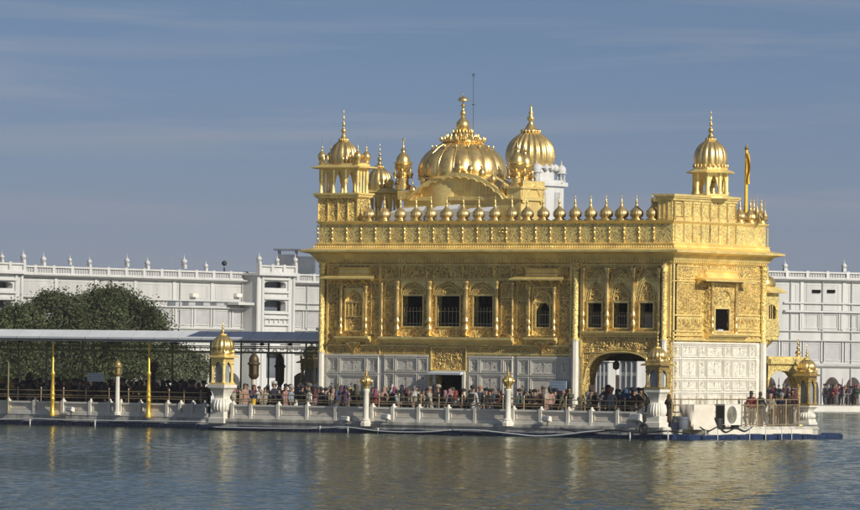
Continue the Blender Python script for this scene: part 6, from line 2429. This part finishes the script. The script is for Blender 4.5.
def make_pose(nm, p):
    L = p['lean']
    v = [(0, 0, .93), (0, L * .3, 1.08), (0, L * .7, 1.26), (0, L, 1.38), (0, L, 1.47), (0, L - .01, 1.56), (0, L - .005, 1.66)]
    r = [(.13, .10), (.115, .085), (.14, .095), (.10, .07), (.052, .052), (.078, .09), (.055, .07)]
    e = [(0, 1), (1, 2), (2, 3), (3, 4), (4, 5), (5, 6)]
    k = len(v); v.append((0, L - .105, 1.555)); r.append((.014, .014)); e.append((5, k))          # nose
    for s in (1, -1):                                                                                # ears
        k = len(v); v.append((s * .085, L, 1.56)); r.append((.016, .02)); e.append((5, k))
    for s in (0, 1):
        sg = 1 if s == 0 else -1
        sh = (sg * .165, L, 1.36); el = Vector(p['el'][s]); ha = Vector(p['ha'][s])
        k = len(v)
        d = (ha - el).normalized()
        v += [sh, tuple(el), tuple(ha), tuple(ha + d * .05)]
        r += [(.058, .058), (.040, .040), (.027, .027), (.034, .018)]
        e += [(3, k), (k, k + 1), (k + 1, k + 2), (k + 2, k + 3)]
        pal = k + 3
        side = d.cross(Vector((0, 1, 0.1))).normalized()
        for f in range(4):                                                                           # fingers
            off = side * (.024 - .016 * f)
            ln = (.055, .065, .060, .045)[f]
            base = ha + d * .075 + off
            k2 = len(v)
            v += [tuple(base), tuple(base + d * ln * .5), tuple(base + d * ln + Vector((-sg * .008, -.012, 0)))]
            r += [(.0095, .0095), (.0085, .0085), (.0065, .0065)]
            e += [(pal, k2), (k2, k2 + 1), (k2 + 1, k2 + 2)]
        k2 = len(v)
        v += [tuple(ha + d * .03 + side * .036), tuple(ha + d * .065 + side * .05)]
        r += [(.011, .011), (.008, .008)]
        e += [(k - 0 + 2, k2), (k2, k2 + 1)]
        hx = sg * .085
        fx_2, fy_2 = p['ft'][s]
        k = len(v)
        kn = (sg * .10, fy_2 * .5 - .02, .50)
        v += [(hx, 0, .86), kn, (fx_2 if s == 0 else fx_2, fy_2, .09), (fx_2, fy_2 - .12, .035)]
        r += [(.085, .09), (.058, .058), (.036, .04), (.04, .028)]
        e += [(0, k), (k, k + 1), (k + 1, k + 2), (k + 2, k + 3)]
    body = skin_mesh('body_' + nm, v, e, r, ['skin', 'eye'])
    # eyes and mouth are set into the same mesh
    bm = bmesh.new(); bm.from_mesh(body)
    for s in (-1, 1):
        res = bmesh.ops.create_icosphere(bm, subdivisions=1, radius=.012, matrix=Matrix.Translation((s * .032, L - .098, 1.585)))
        for f in {f for vv in res['verts'] for f in vv.link_faces}: f.material_index = 1
    bm.to_mesh(body); bm.free()
    # loose tunic with sleeves
    v = [(0, L * .2, .58), (0, L * .2, .80), (0, L * .3, 1.02), (0, L * .7, 1.24), (0, L, 1.37), (0, L, 1.43)]
    r = [(.21, .16), (.19, .145), (.165, .125), (.18, .125), (.125, .09), (.07, .065)]
    e = [(i, i + 1) for i in range(5)]
    for s in (0, 1):
        sg = 1 if s == 0 else -1
        el = Vector(p['el'][s]); ha = Vector(p['ha'][s])
        k = len(v)
        v += [(sg * .17, L, 1.36), tuple(el), tuple(el.lerp(ha, .9))]
        r += [(.080, .080), (.062, .062), (.052, .052)]
        e += [(4, k), (k, k + 1), (k + 1, k + 2)]
    tunic = skin_mesh('tunic_' + nm, v, e, r, ['skin'], 2)
    # short jacket
    v2 = list(v); r2 = list(r)
    v2[0] = (0, L * .2, .84); v2[1] = (0, L * .2, .93); r2[0] = (.165, .125); r2[1] = (.165, .125); r2[2] = (.16, .12); r2[3] = (.19, .135)
    jacket = skin_mesh('jacket_' + nm, v2, e, r2, ['skin'], 2)
    v = [(0, 0, .95)]; r = [(.15, .12)]; e = []
    for s in (0, 1):
        sg = 1 if s == 0 else -1
        fx_2, fy_2 = p['ft'][s]
        k = len(v)
        v += [(sg * .088, 0, .84), (sg * .10, fy_2 * .5 - .02, .50), (fx_2, fy_2, .10)]
        r += [(.105, .11), (.082, .085), (.065, .07)]
        e += [(0, k), (k, k + 1), (k + 1, k + 2)]
    trousers = skin_mesh('trousers_' + nm, v, e, r, ['skin'])
    # hanging skirt: long loose lower garment
    v = [(0, 0, .12), (0, 0, .5), (0, 0, .95)]; r = [(.23, .19), (.20, .16), (.155, .12)]
    skirt = skin_mesh('skirt_' + nm, v, [(0, 1), (1, 2)], r, ['skin'])
    return dict(body=body, tunic=tunic, jacket=jacket, trousers=trousers, skirt=skirt, lean=L)


def head_mesh(nm, build):
    m = MB(); m.fr = WORLD
    build(m)
    o = m.build(nm, 'hair', None, smooth=True)
    me = o.data
    bpy.data.objects.remove(o)
    return me


def _turban(m):
    c = (0, -.01, 0)
    m.lathe([(.088, 1.60), (.118, 1.62), (.135, 1.66), (.130, 1.70), (.105, 1.745), (.05, 1.775), (.01, 1.78)], 0, -.012, 0, 16, sy=1.05)
    for k in range(6):
        pts = []
        for j in range(9):
            t = -1.2 + j * .3
            pts.append(Vector((math.sin(t) * .13, .012 - math.cos(t) * .13, 1.64 + .012 * k + .035 * abs(t) * (1 if k % 2 else .6))))
        m.path(pts, .012, 5)


def _scarf(m):
    # hood over the head, open at the face, falling on the shoulders
    rings = [(1.705, .02, .03), (1.695, .06, .07), (1.66, .09, .10), (1.60, .103, .112), (1.52, .10, .108), (1.47, .10, .105), (1.43, .15, .13), (1.34, .225, .15), (1.22, .245, .165)]
    n = 18
    i0 = len(m.v)
    for (z, rx_, ry_) in rings:
        for k in range(n + 1):
            t = PI * (-.5 + .30) + (2 * PI - .60 * PI) * k / n if z > 1.44 and z < 1.70 else -PI / 2 + .12 + (2 * PI - .24) * k / n
            m.v.append((rx_ * math.cos(t), .01 + ry_ * math.sin(t), z + .012 * math.sin(t * 5)))
    for j in range(len(rings) - 1):
        for k in range(n):
            m.face((i0 + j * (n + 1) + k, i0 + j * (n + 1) + k + 1, i0 + (j + 1) * (n + 1) + k + 1, i0 + (j + 1) * (n + 1) + k))
    m.face(range(i0, i0 + n + 1))


def _hair(m):
    m.lathe([(.06, 1.50), (.088, 1.55), (.094, 1.62), (.085, 1.68), (.05, 1.72), (.01, 1.73)], 0, -.022, 0, 14)
    m.lathe([(.02, 1.36), (.06, 1.40), (.065, 1.50), (.05, 1.56)], 0, -.065, 0, 10)


def _cap(m):
    m.lathe([(.096, 1.60), (.10, 1.63), (.098, 1.68), (.07, 1.72), (.01, 1.735)], 0, -.008, 0, 14)
    m.lathe([(.02, 1.575), (.095, 1.59), (.10, 1.62)], 0, -.015, 0, 14)


POSEM = {k: make_pose(k, p) for k, p in POSES.items()}
HEADS = {'turban': head_mesh('turban', _turban), 'scarf': head_mesh('scarf', _scarf), 'hair': head_mesh('hair', _hair), 'headcloth': head_mesh('headcloth', _cap)}
BAG = MB(); BAG.fr = WORLD
BAG.box(-.13, .13, 1.02, 1.36, -.24, -.12); BAG.box(-.10, .10, 1.05, 1.22, -.28, -.24)
BAG.tube((-.09, 1.36, -.14), (-.09, 1.38, .06), .018, n=5); BAG.tube((.09, 1.36, -.14), (.09, 1.38, .06), .018, n=5)
_o = BAG.build('backpack', 'black'); BAGM = _o.data; bpy.data.objects.remove(_o)

CLOTH = {'black': (.018, .018, .021), 'charcoal': (.045, .045, .05), 'navy': (.018, .028, .07), 'brown': (.09, .05, .03), 'maroon': (.15, .02, .03), 'red': (.40, .03, .03), 'pink': (.50, .20, .24), 'magenta': (.33, .05, .15),
         'purple': (.14, .05, .16), 'blue': (.05, .12, .30), 'light-blue': (.33, .42, .50), 'white': (.66, .65, .62), 'cream': (.52, .46, .36), 'grey': (.20, .20, .20), 'olive': (.12, .12, .06), 'green': (.05, .15, .08),
         'orange': (.62, .17, .03), 'yellow': (.62, .42, .06), 'beige': (.40, .32, .24), 'teal': (.05, .18, .19), 'peach': (.55, .30, .22)}
CLOTH = {k: tuple(.52 * (v * .78 + .22 * (c[0] + c[1] + c[2]) / 3) for v in c) for k, c in CLOTH.items()}
CM = {k: mat('cloth_' + k.replace(' ', '_'), c, .85, 0, vary=.15, vscale=5) for k, c in CLOTH.items()}
COLS_DARK = ['black'] * 5 + ['charcoal'] * 3 + ['navy'] * 3 + ['brown'] * 2 + ['maroon', 'grey', 'olive', 'purple', 'teal', 'blue']
COLS_MIX = ['black', 'black', 'navy', 'brown', 'charcoal', 'charcoal', 'navy', 'maroon', 'pink', 'cream', 'beige', 'white', 'red', 'magenta', 'light-blue', 'grey', 'brown', 'peach', 'purple', 'green']
pq = random.Random(42)
ORD = lambda n: '%d%s' % (n, 'th' if 10 <= n % 100 <= 20 else {1: 'st', 2: 'nd', 3: 'rd'}.get(n % 10, 'th'))


def part_copy(me, nm, root, mt):
    o = bpy.data.objects.new(nm, me)
    C.objects.link(o)
    o.parent = root
    if mt is not None:
        o.material_slots[0].link = 'OBJECT'
        o.material_slots[0].material = mt
    return o


def person(x, y, z, rot, where, group, top=None, head=None, hcol=None, low=None, pose=None, h=None, garment=None, cols=COLS_MIX, bag=False, detail=True, label=None):
    pose = pose or pq.choice(['stand', 'stand', 'walk', 'fold', 'phone', 'rail'])
    top = top or pq.choice(cols)
    head = head or pq.choice(['turban', 'scarf', 'scarf', 'hair', 'headcloth', 'turban'])
    hcol = hcol or ('black' if head == 'hair' else pq.choice(cols + cols + ['orange', 'white', 'maroon', 'pink', 'yellow', 'navy']))
    low = low or pq.choice(['black', 'charcoal', 'navy', 'cream', 'brown', 'grey', 'white'])
    garment = garment or pq.choice(['tunic', 'jacket', 'tunic'])
    h = h or pq.uniform(.92, 1.10)
    hw = {'turban': hcol + ' turban', 'scarf': hcol + ' headscarf', 'hair': 'black hair', 'headcloth': hcol + ' headcloth'}[head]
    lab = label or ('person in %s %s and %s, %s' % (top, 'tunic' if garment == 'tunic' else 'jacket', hw, where))
    root = thing('person', lab, 'person', (x, y, z), group)
    root.rotation_euler.z = rot
    root.scale = (h * pq.uniform(.95, 1.08), h * pq.uniform(.95, 1.08), h)
    pm = POSEM[pose]
    part_copy(pm['body'], 'body', root, None)
    part_copy(pm[garment], garment, root, CM[top])
    if detail: part_copy(pm['trousers'] if not (head == 'scarf' and pq.random() < .4) else pm['skirt'], 'trousers', root, CM[low])
    o = part_copy(HEADS[head], head, root, CM[hcol] if head != 'hair' else M['hair'])
    o.location = (0, pm['lean'], 0)
    if bag: part_copy(BAGM, 'backpack', root, CM['black'])
    return root


def crowd(pxs, v, rowtxt, place, group, cols, z=DECK, jit=.35, dens_det=True, facing=None, hue=None):
    for i, px in enumerate(pxs):
        y = v + pq.uniform(-jit, jit)
        x = P(px, 400, y)[0]
        rot = (facing if facing is not None else pq.choice([PI / 2, -PI / 2, PI / 2, 0.4, PI, -.5, 2.2])) + pq.uniform(-.5, .5)
        person(x, y, z, rot, '%s from left in %s' % (ORD(i + 1), rowtxt), group, cols=cols, bag=pq.random() < .12)


def spread_px(a, b, step):
    L = []; x = a
    while x < b:
        L.append(x + pq.uniform(-step * .28, step * .28)); x += step
    return L


# queue on the causeway, four files deep under the canopy
crowd(spread_px(-6, 204, 8.6), 2.5, 'front file under canopy', '', 'pilgrims queueing on the causeway', COLS_DARK)
crowd(spread_px(-4, 206, 8.9), 3.6, 'second file under canopy', '', 'pilgrims queueing on the causeway', COLS_DARK)
crowd(spread_px(-6, 212, 9.5), 4.9, 'third file under canopy', '', 'pilgrims queueing on the causeway', COLS_DARK)
crowd(spread_px(-4, 212, 9.0), 6.75, 'added file at canopy back', '', 'pilgrims queueing on the causeway', COLS_DARK, jit=.15)  # extra figures added to darken the tree-shaded background behind the crowd
crowd(spread_px(-2, 214, 9.5), 5.9, 'rear file under canopy', '', 'pilgrims queueing on the causeway', COLS_DARK)

# the terrace in front of the temple: those the photograph tells apart are placed one by one
TER = [  # px, depth, top, head, head colour, pose, note
    (233, -.9, 'cream', 'scarf', 'pink', 'walk'), (245, -1.6, 'peach', 'hair', 'black', 'stand'), (259, -1.1, 'white', 'headcloth', 'maroon', 'stand'), (265, -1.5, 'cream', 'hair', 'black', 'walk'),
    (274, -1.2, 'navy', 'turban', 'white', 'stand'), (279, -1.0, 'navy', 'turban', 'charcoal', 'stand'), (285.5, -1.6, 'pink', 'hair', 'black', 'walk'), (291.5, -1.3, 'light-blue', 'turban', 'white', 'stand'),
    (302, -1.2, 'black', 'turban', 'navy', 'stand'), (309, -.8, 'charcoal', 'turban', 'grey', 'stand'), (314.5, -1.5, 'pink', 'scarf', 'maroon', 'fold'), (321.5, -1.4, 'navy', 'hair', 'black', 'stand'),
    (326, -1.0, 'navy', 'turban', 'navy', 'walk'), (333, -1.6, 'cream', 'scarf', 'peach', 'fold'), (341, -1.2, 'charcoal', 'scarf', 'purple', 'stand'), (345, -1.7, 'purple', 'hair', 'black', 'walk'),
    (350, -1.3, 'charcoal', 'turban', 'yellow', 'stand'), (357, -1.4, 'black', 'scarf', 'olive', 'stand'), (375.5, -1.4, 'red', 'scarf', 'magenta', 'stand'), (384, -1.2, 'beige', 'scarf', 'peach', 'phone'),
    (394.5, -1.4, 'navy', 'scarf', 'magenta', 'stand'), (397, -1.7, 'light-blue', 'hair', 'black', 'walk'), (406, -1.2, 'cream', 'scarf', 'maroon', 'stand'), (415.5, -1.5, 'beige', 'scarf', 'white', 'stand'),
    (423, -1.1, 'beige', 'hair', 'black', 'stand'), (430, -1.6, 'cream', 'headcloth', 'beige', 'walk'), (438, -1.1, 'black', 'turban', 'cream', 'phone'), (449.5, -1.3, 'grey', 'scarf', 'pink', 'stand'),
    (456, -1.5, 'white', 'scarf', 'red', 'stand'), (470.5, -1.4, 'black', 'hair', 'black', 'rail'), (473, -1.7, 'white', 'turban', 'charcoal', 'stand'), (486, -1.4, 'black', 'turban', 'black', 'stand'),
    (490, -1.0, 'navy', 'turban', 'black', 'rail'), (530, -1.0, 'black', 'hair', 'black', 'stand'), (535, -1.4, 'brown', 'turban', 'black', 'rail'), (546, -1.4, 'pink', 'scarf', 'cream', 'walk'),
    (549.5, -1.0, 'peach', 'hair', 'black', 'stand'), (587, -1.8, 'cream', 'scarf', 'grey', 'stand'),
]
for i, (px, v, top, hd, hc, ps) in enumerate(TER):
    x = P(px, 400, v)[0]
    lm = ('right of left corner kiosk' if px < 320 else 'just left of left ball pillar' if px < 366 else 'right of left ball pillar' if px < 432 else
          'before dark doorway' if px < 465 else 'right of the doorway' if px < 505 else 'right of right ball pillar' if px < 580 else 'at left arch foot')
    person(x, v, DECK, pq.choice([PI / 2, -PI / 2, PI, -1.2, .3]) + pq.uniform(-.3, .3), lm, 'pilgrims on the temple terrace', top=top, head=hd, hcol=hc, pose=ps, bag=px in (473, 394.5))
crowd(spread_px(238, 580, 9.0), -.35, 'row along marble wall', '', 'pilgrims on the temple terrace', COLS_DARK, jit=.15)
# more under the arch and beyond it
person(P(611, 400, -1.3)[0], -1.3, DECK, 2.6, 'standing at the railing before the arch', 'pilgrims under the great arch', top='light-blue', head='turban', hcol='orange', pose='stand', h=1.05, garment='tunic',
       label='man in light-blue tunic and bright orange turban seen from behind before the arch')
crowd(spread_px(590, 648, 7.5), -.2, 'front row under great arch', '', 'pilgrims under the great arch', COLS_DARK, jit=.3)
crowd(spread_px(604, 662, 7.0), 1.3, 'second row under great arch', '', 'pilgrims under the great arch', COLS_DARK, jit=.3)
crowd(spread_px(602, 656, 8.0), 9.9, 'rear row through great arch', '', 'pilgrims under the great arch', COLS_MIX, jit=.4)
# right side of the terrace
for (px, u, top, hd, hc, ps, lab) in ((751.5, 22.1, 'red', 'hair', 'black', 'stand', 'dark-haired person in red standing at the side railing right of the air conditioner'),
                                      (669, 22.15, 'brown', 'scarf', 'brown', 'stand', 'person in brown shawl just right of the corner kiosk by the arch'),
                                      (771, 22.0, 'cream', 'headcloth', 'peach', 'walk', None), (777, 21.9, 'charcoal', 'turban', 'navy', 'stand', None), (782, 22.2, 'navy', 'turban', 'light-blue', 'stand', None),
                                      (788, 22.0, 'brown', 'hair', 'black', 'rail', None), (793, 21.8, 'maroon', 'scarf', 'maroon', 'stand', None), (760, 22.3, 'charcoal', 'hair', 'black', 'rail', None)):
    y = Q(px, 400, u)[0]
    person(u, y, DECK, pq.choice([0, PI, PI / 2]), 'behind right side railing', 'pilgrims on the right side of the terrace', top=top, head=hd, hcol=hc, pose=ps, label=lab)
# far walk, right
for i, px in enumerate(spread_px(824, 866, 2.4)):
    fr_ = Frame(RG.o + RG.d * (8.2 - pq.uniform(-.2, 5.0)), RG.a)
    q_ = fr_(PF(fr_, px, 400)[0], .45, 0)
    person(q_.x, q_.y, .45, pq.uniform(-1, 4), '%s from left on far right walk' % ORD(i + 1), 'pilgrims on the far walk', cols=COLS_MIX, h=pq.uniform(.85, 1.0))
for i, px in enumerate(spread_px(770, 800, 4.5)):
    fr_ = Frame(RG.o + RG.d * (6.5 - pq.uniform(-.8, 3.5)), RG.a)
    q_ = fr_(PF(fr_, px, 400)[0], .45, 0)
    person(q_.x, q_.y, .45, pq.uniform(-1, 4), '%s from left beyond right kiosk' % ORD(i + 1), 'pilgrims on the far walk', cols=COLS_MIX, h=pq.uniform(.85, 1.0))

# ---------------------------------------------------------------- the winter haze over the pool
m = MB(WORLD)
m.box(-2600, 3100, -3.6, 21.0, -3600, 2600)
hz = bpy.data.materials.new('haze_air')
hz.use_nodes = True
hn, hl = hz.node_tree.nodes, hz.node_tree.links
hn.remove(hn['Principled BSDF'])
pv = hn.new('ShaderNodeVolumePrincipled')
pv.inputs['Color'].default_value = (0.86, 0.87, 0.92, 1)
pv.inputs['Density'].default_value = 0.00008
pv.inputs['Anisotropy'].default_value = 0.0
hl.new(pv.outputs['Volume'], hn['Material Output'].inputs['Volume'])
M['haze'] = hz
kind(m.build('haze', 'haze', None), 'stuff')
